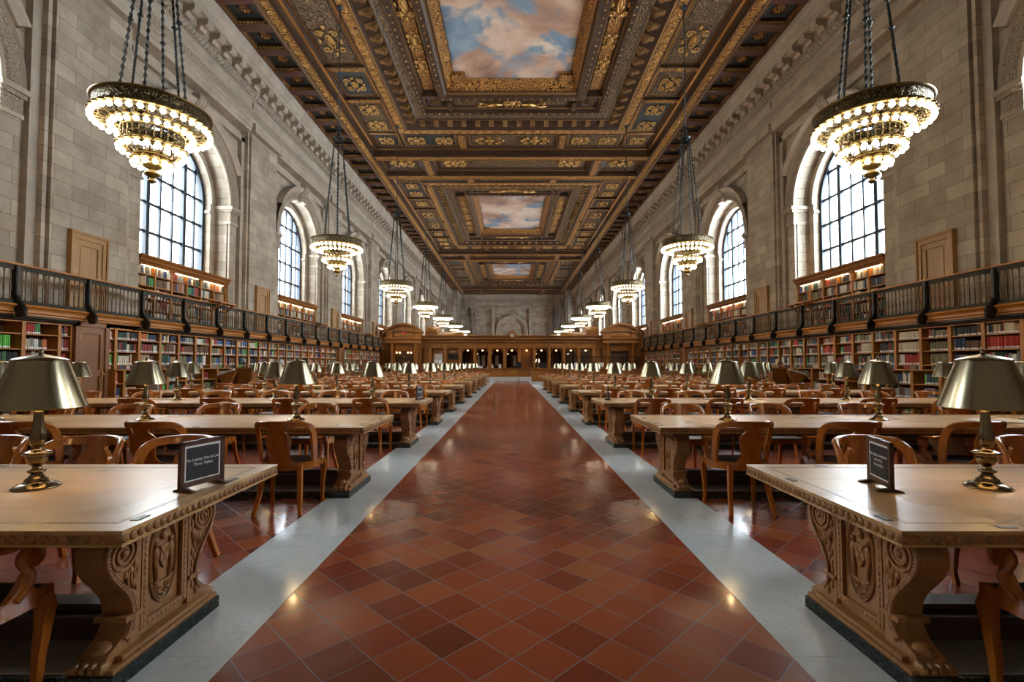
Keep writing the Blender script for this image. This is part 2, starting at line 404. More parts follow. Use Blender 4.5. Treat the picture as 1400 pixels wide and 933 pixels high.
def pier_mesh(s, y0, y1):
    bm = bmesh.new(); n = .105; poly = [(y0, 12.4), (y0, 11.97), (y0+n, 11.97), (y0+n, 12.03), (y0+n+.05, 12.03), (y0+n+.05, XP), (y1-n-.05, XP), (y1-n-.05, 12.03), (y1-n, 12.03), (y1-n, 11.97), (y1, 11.97), (y1, 12.4)]
    prism(bm, [(s*x, y) for y, x in poly], 'z', -.05, 12.12, 0); return bm
for s, nm in ((-1, 'left'), (1, 'right')):
    bay0 = None; pier0 = None
    for c in CEN:
        if bay0 is None:
            bm = bay_mesh(s); amap(bm); bay0 = struct('wall_' + nm, bm, PMAT, loc=(0, A(c), 0)); 
        else:
            o = bay0.copy(); COL.objects.link(o); o.location.y = A(c)
    for p in PIER:
        if pier0 is None:
            bm = pier_mesh(s, -1.355, 1.355); amap(bm); pier0 = struct('wall_' + nm, bm, PMAT, loc=(0, A(p), 0))
        else:
            o = pier0.copy(); COL.objects.link(o); o.location.y = A(p)
    bm = bmesh.new()
    box(bm, *sorted((s*XP, s*12.4)), YA-.1, 2.75, -.1, 12.1); box(bm, *sorted((s*XP, s*12.4)), 90.05, YB, -.1, 12.1)
    box(bm, *sorted((s*11.9, s*13.6)), YA, YB, -.1, 2.82)
    astruct('wall_' + nm, bm, PMAT)
    # entablature and cornice
    prof = [(12.4,12.0),(11.86,12.05),(11.84,12.2),(11.80,12.24),(11.80,12.42),(11.74,12.46),(11.72,12.56),(11.80,12.58),(11.74,12.95),(11.70,13.0),(11.84,13.03),(11.84,13.46),
            (11.78,13.5),(11.68,13.7),(11.72,13.72),(11.58,13.88),(11.58,14.15),(11.17,14.17),(11.14,14.18),(11.14,14.42),(11.10,14.46),(11.06,14.62),(11.0,14.72),(11.02,14.98),(11.4,15.0)]
    cm = {7: 2, 12: 2, 14: 2}
    bm = bmesh.new()
    rows = [[bm.verts.new((s*x, y, z)) for x, z in prof] for y in (YA, YB)]
    for k in range(len(prof)-1):
        bm.faces.new((rows[0][k], rows[0][k+1], rows[1][k+1], rows[1][k])).material_index = cm.get(k, 1)
    y = YA+.4
    con = [(s*11.58, 13.80), (s*11.48, 13.80), (s*11.40, 13.92), (s*11.26, 13.92), (s*11.16, 13.99), (s*11.16, 14.17), (s*11.58, 14.17)]
    while y < YB-.3:
        prism(bm, con, 'y', y-.17, y+.17, 1)
        t = bmesh.new(); lathe(t, [(0,0), (.07,.0), (.13,.04), (.15,.08)], 6); merge(bm, t, 2, Matrix.Translation((s*11.38, y+.375, 14.08)))
        y += .75
    y = YA+.1
    while y < 60:                      # leaf-and-dart band under the brackets
        q = s*11.71; quad(bm, [(q, y, 13.5), (s*11.62, y+.09, 13.62), (s*11.60, y+.09, 13.74), (s*11.66, y, 13.62)], 1)
        quad(bm, [(q, y+.18, 13.5), (s*11.62, y+.09, 13.62), (s*11.60, y+.09, 13.74), (s*11.66, y+.18, 13.62)], 1); y += .2
    # pilaster breaks in the frieze above each pier
    for p in PIER:
        box(bm, *sorted((s*11.66, s*11.9)), p-1.3, p+1.3, 12.03, 12.44, 1)
        box(bm, *sorted((s*11.78, s*11.9)), p-1.3, p+1.3, 13.02, 13.47, 1)
    astruct('wall_' + nm, bm, PMAT)
    # end piece where the side wall steps in
    for (y0, y1) in ((88.2, YB),):
        bm = bmesh.new(); box(bm, *sorted((s*10.3, s*12.0)), y0, y1, -.05, 14.0); box(bm, *sorted((s*9.9, s*12.0)), y0-.4, y1, 14.0, 14.98, 1); astruct('wall_' + nm, bm, PMAT)
# ---- end walls
bm = bmesh.new(); box(bm, -13.6, 13.6, YA-.4, YA, -.1, 16.6); astruct('wall_front', bm, PMAT)
bm = bmesh.new(); box(bm, -13.6, 13.6, YB, YB+.4, -.1, 16.6)
for x in (-7.5, -3.6, 3.6, 7.5): box(bm, x-.3, x+.3, YB-.6, YB+.1, 0, 12.3, 1)
box(bm, -11, 11, YB-.35, YB+.1, 12.2, 12.6, 1); box(bm, -11, 11, YB-.8, YB+.1, 14.2, 15, 1); box(bm, -11, 11, YB-.5, YB+.1, 13.7, 14.2, 2)
n = 30
for r0, r1, d in ((2.3, 2.7, .35), (2.7, 3.1, .8)):
    rows = [[bm.verts.new((r*math.cos(PI*i/n), YB-dd, 7.8+r*math.sin(PI*i/n))) for r, dd in ((r0, 0), (r0, d), (r1, d), (r1, 0))] for i in range(n+1)]
    for p, q in zip(rows, rows[1:]):
        for k in range(3): bm.faces.new((p[k], p[k+1], q[k+1], q[k])).material_index = 1
    for sx in (-1, 1): box(bm, *sorted((sx*r0, sx*r1)), YB-d, YB+.1, 0, 7.8, 1)
prism(bm, [(-.3, 10.3), (.3, 10.3), (.42, 11.3), (-.42, 11.3)], 'y', YB-.5, YB, 1)
astruct('wall_back', bm, PMAT)
# ---- windows (frame and glass), each a unit of its own
def win_frame(s):
    bm = bmesh.new(); R = 2.15
    def bar(y0, y1, z0, z1, d=.06): box(bm, *sorted((s*(XG-d), s*(XG+d))), y0, y1, z0, z1)
    for y, t in ((-.97,.085), (.97,.085), (-.32,.042), (.32,.042), (-1.6,.042), (1.6,.042)): bar(y-t, y+t, 5.05, SP+math.sqrt(R*R-y*y), .07 if t > .05 else .04)
    z = 6.25
    while z < SP+R:
        w = R if z < SP else math.sqrt(max(0, R*R-(z-SP)**2)); bar(-w, w, z-.05, z+.05, .045); z += 1.06
    bar(-R, R, 5.02, 5.2, .09)
    for q in (-1, 1): bar(*sorted((q*(R-.13), q*R)), 5.05, SP, .1)
    arc_sweep(bm, [(R, XG-.1), (R-.13, XG-.1), (R-.13, XG+.1), (R, XG+.1)], s)
    return bm
def win_glass(s):
    bm = bmesh.new(); R = 2.12
    pts = [(-R, 5.1), (R, 5.1)] + [(R*math.cos(PI*i/24), SP+R*math.sin(PI*i/24)) for i in range(25)]
    f = bm.faces.new([bm.verts.new((s*(XG+.02), y, z)) for y, z in pts]); return bm
wf = {}
k = 0
for s in (-1, 1):
    for c in CEN:
        k += 1; root = bpy.data.objects.new('window_%d' % k, None); COL.objects.link(root); root['kind'] = 'structure'; root.location = (0, A(c), 0)
        if s not in wf:
            bm = win_frame(s); amap(bm); a = obj('window_frame', bm, M['iron'], root)
            bm = win_glass(s); amap(bm); b = obj('glass_pane', bm, M['glass'], root); wf[s] = (a, b)
        else:
            for o in wf[s]: q = o.copy(); COL.objects.link(q); q.parent = root
        portal(s*A(13.75), A(c), Z(7.8), A(4.3), A(5.5), s)
# ---- upper doors in the piers
def door_parts(root, s, mat):
    w, zt = .565, 5.06
    bm = bmesh.new()
    for q in (-1, 1): box(bm, *sorted((s*11.80, s*11.93)), *sorted((q*.43, q*.565)), 2.82, zt); box(bm, *sorted((s*11.77, s*11.93)), *sorted((q*.54, q*.60)), 2.82, zt+.03)
    box(bm, *sorted((s*11.80, s*11.93)), -.43, .43, zt-.16, zt); box(bm, *sorted((s*11.77, s*11.93)), -.6, .6, zt-.02, zt+.05)
    amap(bm); obj('door_frame', bm, mat, root)
    bm = bmesh.new(); box(bm, *sorted((s*11.86, s*11.93)), -.43, .43, 2.82, zt-.16)
    for q in (-1, 1): box(bm, *sorted((s*11.83, s*11.9)), *sorted((q*.30, q*.43)), 2.82, zt-.16)
    for z0, z1 in ((zt-.32, zt-.16), (3.7, 3.85), (2.82, 3.05)): box(bm, *sorted((s*11.83, s*11.9)), -.3, .3, z0, z1)
    for z0, z1 in ((3.9, zt-.37), (3.1, 3.65)): bbox(bm, *sorted((s*11.845, s*11.9)), -.25, .25, z0, z1, .015)
    amap(bm); obj('door_panel', bm, mat, root)
    bm = bmesh.new()
    for z in (3.25, 3.95, 4.65): box(bm, *sorted((s*11.81, s*11.84)), -.44, -.41, z, z+.12)
    ball(bm, (s*11.79, .36, 3.85), .035); box(bm, *sorted((s*11.81, s*11.84)), .34, .38, 3.76, 3.95)
    amap(bm); obj('door_handle', bm, M['gold_solid'], root)
dn = 0
for s in (-1, 1):
    first = None
    for p in PIER[1:9]:
        dn += 1
        if first is None:
            first = bpy.data.objects.new('door_%d' % dn, None); COL.objects.link(first); first['kind'] = 'structure'; first.location = (0, A(p-.1), 0); door_parts(first, s, M['door_wood'])
        else:
            r = dup(first, (0, A(p-.1), 0)); r.name = 'door_%d' % dn
# ---- buildings outside
def outside(name, label, s, x0, x1, y0, y1, z1, step):
    r = thing(name, label, 'building', (0, 0, 0))
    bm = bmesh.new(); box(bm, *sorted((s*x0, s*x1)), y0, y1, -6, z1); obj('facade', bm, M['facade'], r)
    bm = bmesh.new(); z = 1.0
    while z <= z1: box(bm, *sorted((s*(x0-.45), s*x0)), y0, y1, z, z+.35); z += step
    obj('cornice', bm, M['facade'], r)
    bm = bmesh.new(); y = y0+1.5
    while y < y1-2:
        z = 2.6
        while z < z1-2: box(bm, *sorted((s*(x0-.04), s*x0)), y, y+1.3, z, z+1.9); z += step
        y += 3.1
    bm.free()
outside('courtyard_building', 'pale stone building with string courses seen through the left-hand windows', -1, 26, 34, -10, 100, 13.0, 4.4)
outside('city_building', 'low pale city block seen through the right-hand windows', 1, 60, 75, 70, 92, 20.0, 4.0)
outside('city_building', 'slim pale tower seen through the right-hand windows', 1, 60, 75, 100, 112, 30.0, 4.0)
# ------------------------------------------------------------------ ceiling
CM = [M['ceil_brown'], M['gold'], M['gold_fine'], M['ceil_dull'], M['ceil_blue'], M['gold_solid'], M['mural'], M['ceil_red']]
BR, GO, GF, DU, BL, GS, MU, RE = range(8)
def rings(bm, cx, cy, L, fill=None):
    vs = [[bm.verts.new((cx+sx*hx, cy+sy*hy, z)) for sx, sy in ((-1,-1),(1,-1),(1,1),(-1,1))] for hx, hy, z, m in L]
    for (a, b, (_, _, _, m)) in zip(vs, vs[1:], L[1:]):
        for i in range(4): bm.faces.new((a[i], a[(i+1)%4], b[(i+1)%4], b[i])).material_index = m
    if fill is not None: bm.faces.new(vs[-1]).material_index = fill
def scrolls(bm, cx, cy, z, sx, sy, r=.035, mi=GS):
    """gilded cartouche: oval boss with four scrolls and leaves"""
    ball(bm, (cx, cy, z), 1, 10, 6, mi, (sx*.20, sy*.24, .09))
    tube(bm, [(cx+sx*.27*math.cos(a), cy+sy*.33*math.sin(a), z-.02) for a in [2*PI*i/16 for i in range(17)]], r, 5, mi)
    for qx in (-1, 1):
        for qy in (-1, 1):
            tube(bm, spiral((cx+qx*sx*.55, cy+qy*sy*.42, z-.02), min(sx, sy)*.36, .03, 1.4, (0 if qx < 0 else PI), 16, 'xy', -qx*qy), r, 5, mi)
        ball(bm, (cx+qx*sx*.8, cy, z), 1, 8, 5, mi, (sx*.12, sy*.14, .07))
    for qy in (-1, 1): ball(bm, (cx, cy+qy*sy*.72, z), 1, 8, 5, mi, (sx*.14, sy*.12, .07))
def coffer(bm, x0, x1, y0, y1, z, d, panel, rim=.12, inner=.16):
    cx, cy, hx, hy = (x0+x1)/2, (y0+y1)/2, (x1-x0)/2, (y1-y0)/2
    rings(bm, cx, cy, [(hx, hy, z, BR), (hx-rim, hy-rim, z+.02, BR), (hx-rim-.02, hy-rim-.02, z+d*.6, BR), (hx-rim-.1, hy-rim-.1, z+d*.75, GF), (hx-rim-inner, hy-rim-inner, z+d, BR)], panel)
bm = bmesh.new(); box(bm, -13.6, 13.6, YA-.4, YB+.4, 16.6, 16.8); astruct('ceiling', bm, CM)
FC = [18.7, 46.4, 74.1]
# outer strip of small square coffers with rosettes, and the long carved beam
for s, nm in ((-1, 'left'), (1, 'right')):
    bm = bmesh.new(); y = YA; x0, x1 = sorted((s*9.5, s*11.15))
    n = 62; st = (YB-YA)/n
    for i in range(n):
        ya = YA+i*st; cx, cy = (x0+x1)/2, ya+st/2
        rings(bm, cx, cy, [(.825, st/2, 14.95, RE), (.825, st/2-.12, 14.95, RE), (.64, st/2-.22, 14.97, RE), (.62, st/2-.24, 15.05, GF), (.55, st/2-.30, 15.07, GF), (.54, st/2-.31, 15.2, BR), (.24, .24, 15.2, BL), (.23, .23, 15.26, RE)], RE)
        if i < 46:
            ball(bm, (cx, cy, 15.17), .06, 6, 4, GS)
            for k in range(6): ball(bm, (cx+.13*math.cos(PI/3*k), cy+.13*math.sin(PI/3*k), 15.19), .055, 5, 3, GS, (1,1,.7))
            tube(bm, [(cx+.2*math.cos(PI/5*k), cy+.2*math.sin(PI/5*k), 15.2) for k in range(11)], .015, 4, GS)
            for k in range(7):
                for q in (-1, 1):
                    if i < 26: ball(bm, (cx-.45+.15*k, cy+q*(st/2-.27), 15.04), .035, 4, 3, GS)
    astruct('ceiling', bm, CM)
    bm = bmesh.new(); x0, x1 = 8.85, 9.55
    P = [(9.55, 14.97, BR), (9.53, 14.86, BR), (9.46, 14.84, GS), (9.42, 14.88, BR), (9.02, 14.88, GO), (8.98, 14.84, GS), (8.92, 14.86, BR), (8.88, 15.4, BR)]
    rows = [[bm.verts.new((s*x, y, z)) for x, z, m in P] for y in (YA, YB)]
    for k in range(len(P)-1): bm.faces.new((rows[0][k], rows[0][k+1], rows[1][k+1], rows[1][k])).material_index = P[k+1][2]
    y = YA+.5; k = 0; mx = s*9.22
    while y < 62:
        q = 1 if k % 2 else -1
        tube(bm, spiral((mx+q*.02, y, 14.87), .15, .025, 1.5, PI*.5, 14, 'xy', q), .026, 4, GS)
        tube(bm, [(mx-q*.16, y-.2, 14.87), (mx-q*.05, y-.3, 14.86), (mx+q*.14, y-.22, 14.87)], .022, 4, GS); y += .46; k += 1
    astruct('ceiling', bm, CM)
# the three great painted fields
fields = []
for c in FC:
    bm = bmesh.new(); near = c < 60
    L = [(8.9,12.0,14.88,BR),(8.88,11.95,15.28,BR),(8.78,11.85,15.32,GS),(8.70,11.78,15.5,BR),(6.95,10.1,15.5,BR),(6.88,9.98,15.34,BR),(6.82,9.92,15.3,GF),(6.76,9.86,15.33,BR),(6.36,9.46,15.33,GO),
         (6.30,9.40,15.29,BR),(6.24,9.34,15.29,GS),(6.18,9.28,15.40,BR),(5.62,8.72,15.62,BR),(5.55,8.62,15.52,BR),(5.48,8.52,15.50,GF),(5.42,8.46,15.56,BR),(5.1,8.1,15.6,DU),(5.06,8.05,15.54,GF),(5.0,8.0,15.54,BR),(4.84,7.82,15.54,BR),(4.78,7.76,15.72,BR),
         (4.70,7.66,15.74,GF),(4.66,7.6,15.86,BR),(4.02,6.86,15.86,BR),(3.98,6.8,15.74,BR),(3.92,6.74,15.72,GF),(3.86,6.68,15.58,BR),(3.56,6.34,15.58,BR),(3.48,6.24,15.66,BR),(3.44,6.2,15.78,GF),(3.36,6.1,15.80,BR),(3.30,6.04,15.95,GO),(2.98,5.70,16.25,GO),(2.95,5.66,16.22,GS)]
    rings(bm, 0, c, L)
    # the beams across the outer ring, with coffers between them
    cells = []
    def ybeam(y0, y1, x0, x1, z=15.3):
        box(bm, x0, x1, y0, y1, z+.02, z+.2, BR); box(bm, x0, x1, y0+.05, y1-.05, z, z+.1, GO)
    for sx in (-1, 1):
        a, b = sorted((sx*6.9, sx*8.78))
        for yy in (-6.25, -3.5, 3.5, 6.25): ybeam(c+yy-.18, c+yy+.18, a, b)
        for y0, y1 in ((-9.9,-6.43), (-6.07,-3.68), (-3.32,3.32), (3.68,6.07), (6.43,9.9)): cells.append((a, b, c+y0, c+y1))
    for sy in (-1, 1):
        y0, y1 = sorted((c+sy*10.05, c+sy*11.85))
        for xx in (-3.1, 3.1): box(bm, xx-.28, xx+.28, y0, y1, 15.32, 15.5, BR); box(bm, xx-.2, xx+.2, y0, y1, 15.3, 15.4, GO)
        for x0, x1 in ((-6.8,-3.38), (-2.82,2.82), (3.38,6.8)): cells.append((x0, x1, y0, y1))
        for sx in (-1, 1):
            x0, x1 = sorted((sx*6.95, sx*8.7)); cells.append((x0, x1, y0, y1))
    for i, (x0, x1, y0, y1) in enumerate(cells):
        cx, cy, hx, hy = (x0+x1)/2, (y0+y1)/2, (x1-x0)/2, (y1-y0)/2
        rings(bm, cx, cy, [(hx, hy, 15.46, BR), (hx-.1, hy-.1, 15.44, GS), (hx-.14, hy-.14, 15.46, BR), (hx-.22, hy-.22, 15.49, GF), (hx-.28, hy-.28, 15.48, BR)], DU if i % 3 else BL)
        if near:
            if hx > hy*1.4:
                for q in (-.5, .5): scrolls(bm, cx+q*hx, cy, 15.42, hx*.36, hy*.62)
            elif hy > hx*1.4:
                for q in (-.5, .5): scrolls(bm, cx, cy+q*hy, 15.42, hx*.6, hy*.36)
            else: scrolls(bm, cx, cy, 15.42, hx*.6, hy*.6)
    # consoles around the cove
    def console(x, y, dx, dy):
        t = bmesh.new(); prism(t, [(-.34,.0), (-.28,-.12), (-.10,-.15), (.05,-.08), (.22,-.07), (.34,.02), (.34,.16), (-.34,.16)], 'y', -.13, .13)
        for q in (-.09, .09): ball(t, (-.2, q, -.12), .07, 5, 4)
        ang = math.atan2(dy, dx); merge(bm, t, GS if False else GF, Matrix.Translation((x, y, 15.50)) @ Matrix.Rotation(ang, 4, 'Z'))
    nn = 23
    for i in range(nn):
        y = c - 8.6 + 17.2*i/(nn-1)
        for sx in (-1, 1): console(sx*5.9, y, sx, 0)
    for i in range(14):
        x = -5.2 + 10.4*i/13
        for sy in (-1, 1): console(x, c+sy*9.0, 0, sy)
    # square corner panels with round grilles, beams between, beads
    for sx in (-1, 1):
        for sy in (-1, 1):
            x0, x1 = sorted((sx*3.5, sx*4.9)); y0, y1 = sorted((c+sy*6.3, c+sy*7.9))
            box(bm, *sorted((sx*3.98, sx*4.76)), *sorted((c+sy*6.2, c+sy*6.42)), 15.56, 15.9, BR)
            box(bm, *sorted((sx*3.3, sx*3.5)), *sorted((c+sy*6.84, c+sy*7.7)), 15.56, 15.9, BR)
            t = bmesh.new(); lathe(t, [(.42,-.03), (.36,-.07), (.32,-.03), (.3,.02), (0,.02)], 18); merge(bm, t, BR, Matrix.Translation((sx*4.2, c+sy*7.15, 15.8)))
            for k in range(-3, 4): box(bm, sx*4.2+k*.08-.015, sx*4.2+k*.08+.015, c+sy*7.15-.26, c+sy*7.15+.26, 15.76, 15.8, GF)
            # stepped corners of the painting's frame
            box(bm, *sorted((sx*2.45, sx*3.1)), *sorted((c+sy*5.15, c+sy*5.8)), 16.05, 16.3, GO)
            box(bm, *sorted((sx*2.40, sx*3.1)), *sorted((c+sy*5.10, c+sy*5.8)), 16.18, 16.3, GS)
    if near:
        for (hx, hy, z) in ((4.92, 7.9, 15.52), (3.71, 6.5, 15.56)):
            k = int(2*hy/.42)
            for i in range(k+1):
                for sx in (-1, 1): ball(bm, (sx*hx, c-hy+2*hy*i/k, z), .05, 5, 3, GS)
            k = int(2*hx/.42)
            for i in range(1, k):
                for sy in (-1, 1): ball(bm, (-hx+2*hx*i/k, c+sy*hy, z), .05, 5, 3, GS)
    if near:                                             # running scroll on the inner beam
        k = 0; n_ = int(18.8/.46)
        for i in range(n_+1):
            k += 1; q = 1 if k % 2 else -1; y = c-9.4+18.8*i/n_
            for sx in (-1, 1): tube(bm, spiral((sx*6.56+q*.02, y, 15.32), .15, .025, 1.5, PI*.5, 14, 'xy', q), .026, 4, GS)
        n_ = int(12.4/.46)
        for i in range(n_+1):
            k += 1; q = 1 if k % 2 else -1; x = -6.2+12.4*i/n_
            for sy in (-1, 1): tube(bm, spiral((x, c+sy*9.66+q*.02, 15.32), .15, .025, 1.5, 0, 14, 'xy', q), .026, 4, GS)
    # relief in the inner recess
    for sx in (-1, 1):
        x0, x1 = sorted((sx*4.06, sx*4.62)); box(bm, x0, x1, c-6.0, c+6.0, 15.82, 15.9, GO)
        scrolls(bm, sx*4.34, c, 15.78, .42, 1.1, .05)
        for yy in (-4, -2.2, 2.2, 4): scrolls(bm, sx*4.34, c+yy, 15.8, .34, .8, .035)
    for sy in (-1, 1):
        y0, y1 = sorted((c+sy*6.9, c+sy*7.55)); box(bm, -3.2, 3.2, y0, y1, 15.82, 15.9, DU)
        cy = c+sy*7.2; scrolls(bm, 0, cy, 15.74, .55, .35, .05)
        for sx in (-1, 1):                                # reclining gilded figures either side of the shield
            tube(bm, spline([(sx*.5, cy+.1, 15.7), (sx*.9, cy-.12, 15.62), (sx*1.25, cy+.05, 15.66), (sx*1.6, cy-.1, 15.7)], 4), [.05,.06,.08,.10,.12,.13,.12,.10,.09,.08,.06,.05,.04][:13], 7, GS)
            ball(bm, (sx*1.72, cy-.12, 15.66), .10, 7, 5, GS)
            tube(bm, [(sx*1.2, cy, 15.66), (sx*1.5, cy+.3, 15.68), (sx*1.9, cy+.22, 15.7)], [.06,.045,.03], 6, GS)
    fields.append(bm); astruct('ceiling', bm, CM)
    bm = bmesh.new(); quad(bm, [(-3, c-5.75, 16.24), (3, c-5.75, 16.24), (3, c+5.75, 16.24), (-3, c+5.75, 16.24)], 6)
    o = astruct('ceiling', bm, CM)
# beams and coffers between the fields
bm = bmesh.new()
def zone(y0, y1, nsplit=1):
    hw = 8.92; b = .55
    rows = (y1-y0)/nsplit
    for k in range(nsplit):
        a, d = y0+k*rows, y0+(k+1)*rows
        for (u, v) in ((a, a+b/ (1 if k == 0 else 2)), (d-b/(1 if k == nsplit-1 else 2), d)):
            box(bm, -hw, hw, u, v, 14.88, 15.3, BR); box(bm, -hw+.1, hw-.1, u+.08, v-.08, 14.86, 14.9, GO)
            for q in (u+.03, v-.05): box(bm, -hw, hw, q, q+.03, 14.83, 14.9, GS)
        ia, ib = a+b/(1 if k == 0 else 2), d-b/(1 if k == nsplit-1 else 2)
        for x in (-5.7, 5.7):
            box(bm, x-.3, x+.3, ia, ib, 14.9, 15.3, BR); box(bm, x-.2, x+.2, ia, ib, 14.87, 14.93, GO)
        for x0, x1 in ((-8.9, -6.0), (-5.4, 5.4), (6.0, 8.9)):
            coffer(bm, x0, x1, ia, ib, 14.95, .35, DU, .08, .35)
            cx, cy = (x0+x1)/2, (ia+ib)/2
            if x1-x0 > 5:
                for q in (-1, 1): scrolls(bm, q*3.9, cy, 15.2, .9, .62, .05)
                prism(bm, [(-2.9, cy), (-2.2, cy-.65), (2.2, cy-.65), (2.9, cy), (2.2, cy+.65), (-2.2, cy+.65)], 'z', 15.2, 15.26, DU)
            else: scrolls(bm, cx, cy, 15.2, .95, .6, .05)
zone(FC[0]+12.0, FC[1]-12.0); zone(FC[1]+12.0, FC[2]-12.0); zone(YA, FC[0]-12.0, 2); zone(FC[2]+12.0, YB, 2)
astruct('ceiling', bm, CM)
# ------------------------------------------------------------------ reading tables
TY = [2.45 + 2.97*k for k in range(11)]; TX = 5.01; TH = .76; TL = 3.54; TW = .605
def make_table():
    t = thing('reading_table', '', 'table')
    bm = bmesh.new()
    box(bm, -TL, TL, -TW, TW, TH-.014, TH)
    box(bm, -TL+.006, TL-.006, -TW+.006, TW-.006, TH-.055, TH-.014)
    box(bm, -TL, TL, -TW, TW, TH-.062, TH-.052)
    top = obj('tabletop', bm, M['parquet'], t)
    bm = bmesh.new(); p = .040                              # carved edge of small lobes
    def lobe(x, y, ax):
        h = .017
        ball(bm, (x, y, TH-.034), 1, 8, 5, 0, (.018, .006, .017) if ax == 'x' else (.006, .018, .017))
    n = int(2*TL/p)
    for i in range(n):
        x = -TL+p/2+i*2*TL/n
        for q in (-1, 1): lobe(x, q*(TW-.002), 'x')
    n = int(2*TW/p)
    for i in range(n):
        y = -TW+p/2+i*2*TW/n
        for q in (-1, 1): lobe(q*(TL-.002), y, 'y')
    obj('carved_edge', bm, M['oak'], t, smooth_angle=60)
    bm = bmesh.new()                                        # inlaid lines
    for d, w in ((.085, .004), (.10, .0015)):
        for q in (-1, 1):
            box(bm, -TL+d, TL-d, *sorted((q*(TW-d), q*(TW-d-w))), TH-.002, TH+.0006)
            box(bm, *sorted((q*(TL-d), q*(TL-d-w))), -TW+d, TW-d, TH-.002, TH+.0006)
    obj('inlay', bm, M['oak_dark'], t)
    for x, y in [(-TL+.05, .2), (-TL+.05, -.45), (TL-.05, .2), (TL-.05, -.45)] + [(xx, q*(TW-.045)) for xx in (-3.1, -1.45, .2, 1.85) for q in (-1, 1)]:
        bm = bmesh.new()
        if abs(x) > 3.4: bbox(bm, x-.016, x+.016, y-.035, y+.035, TH-.001, TH+.003, .001)
        else: bbox(bm, x-.035, x+.035, y-.014, y+.014, TH-.001, TH+.003, .001)
        obj('socket_cover', bm, M['bronze'], t)
    bm = bmesh.new(); box(bm, -TL+.16, TL-.16, -TW+.1, TW-.1, TH-.10, TH-.06); obj('apron', bm, M['oak_dark'], t)
    bm = bmesh.new(); bbox(bm, -3.2, 3.2, -.12, .12, .085, .19, .008); box(bm, -3.2, 3.2, -.05, .05, .19, .22); obj('stretcher', bm, M['oak_dark'], t)
    bm = bmesh.new(); box(bm, -3.33, 3.33, -.36, .36, 0, .064); box(bm, -3.33, -3.10, -.37, .37, 0, .067); box(bm, 3.10, 3.33, -.37, .37, 0, .067)
    obj('marble_base', bm, M['marble_dark'], t)
    bm = bmesh.new(); box(bm, -3.13, 3.13, -.34, .34, .064, .072); obj('foot_board', bm, M['plaster'], t)
    vol = spline([(.165,.668),(.245,.668),(.325,.650),(.372,.605),(.382,.545),(.360,.485),(.318,.430),(.275,.380),(.247,.33),(.235,.285),(.236,.24),(.25,.20),(.285,.165),(.335,.14),(.358,.105),(.35,.075)], 4)
    for px, ends in ((-3.222, (-1,)), (0, ()), (3.222, (1,))):
        hw = .060
        bm = bmesh.new()
        for q in (-1, 1):
            prism(bm, [(q*y, z) for y, z in vol] + [(q*.165, .075)], 'x', px-hw, px+hw)
            # collar, scroll rolls and lion's foot
            bbox(bm, px-hw-.014, px+hw+.014, *sorted((q*.165, q*.262)), .235, .262, .006)
            tube(bm, [(px-hw-.01, q*.278, .548), (px+hw+.004, q*.278, .548)], .035, 12); box(bm, px-hw+.01, px+hw-.01, *sorted((q*.1, q*.30)), .62, .70)
            for k in range(4): ball(bm, (px-.054+.036*k, q*.352, .098), .026, 6, 5, sc=(.8, 1.3, 1))
            ball(bm, (px, q*.30, .14), .045, 8, 6, sc=(1.2, 1, .8))
        box(bm, px-.040, px+.040, -.17, .17, .115, .70)
        bbox(bm, px-.10, px+.10, -.36, .36, .067, .092, .006); bbox(bm, px-.092, px+.092, -.30, .30, .092, .118, .008); ped = obj('pedestal', bm, M['oak'], t, smooth_angle=35)
        for e in ends:
            f = px+e*hw
            for q in (-1, 1):
                bm = bmesh.new()
                rim = [(f+e*.004, q*(y-.016), z-.004) for y, z in vol[3:48]]
                tube(bm, rim, .013, 6)
                tube(bm, [(f+e*.002, q*(y-.043), z-.008) for y, z in vol[6:44]], .005, 5)
                for k in range(4, 46):
                    y, z = vol[k]; ball(bm, (f+e*.011, q*(y-.020), z-.004), .0085, 5, 4)
                tube(bm, spiral((f+e*.005, q*.278, .548), .082, .012, 2.6, PI/2, 44, 'yz', q), .0095, 6)
                ball(bm, (f+e*.008, q*.278, .548), .017, 8, 6)
                tube(bm, [(f+e*.018, q*.165, .60), (f+e*.018, q*.235, .592)], .013, 8)
                for (y, z, r) in ((.200,.47,.024), (.225,.445,.022), (.255,.44,.018), (.205,.43,.020), (.215,.395,.020), (.195,.375,.018), (.212,.345,.017), (.195,.32,.014), (.19,.53,.018), (.185,.64,.018), (.20,.20,.018), (.23,.165,.022), (.19,.28,.014)):
                    ball(bm, (f, q*y, z), r, 7, 5, sc=(.55, .7, 1.25))
                for k in range(4):
                    tube(bm, [(f+e*.002, q*(.185+.018*k), .49-.01*k), (f+e*.010, q*(.20+.018*k), .45-.01*k), (f+e*.002, q*(.20+.010*k), .41-.012*k)], [.004, .008, .003], 5)
                obj('volute_carving', bm, M['oak'], ped, smooth_angle=60)
            bm = bmesh.new(); g = px+e*.040
            for q in (-1, 1): box(bm, *sorted((g, g+e*.02)), *sorted((q*.118, q*.158)), .15, .695)
            for z0, z1 in ((.15,.185), (.655,.695)): box(bm, *sorted((g, g+e*.02)), -.118, .118, z0, z1)
            for q in (-1, 1):
                k = .165
                while k < .69: ball(bm, (g+e*.02, q*.138, k), .009, 5, 4, sc=(.6,1,1.4)); k += .03
            for z in (.168, .675):
                k = -.11
                while k < .115: ball(bm, (g+e*.02, k, z), .009, 5, 4, sc=(.6,1.4,1)); k += .03
            tube(bm, [(g+e*.004, .093*math.cos(a), .42+.205*math.sin(a)) for a in [2*PI*i/40 for i in range(41)]], .0065, 6)
            tube(bm, [(g+e*.004, .080*math.cos(a), .42+.19*math.sin(a)) for a in [2*PI*i/40 for i in range(41)]], .003, 5)
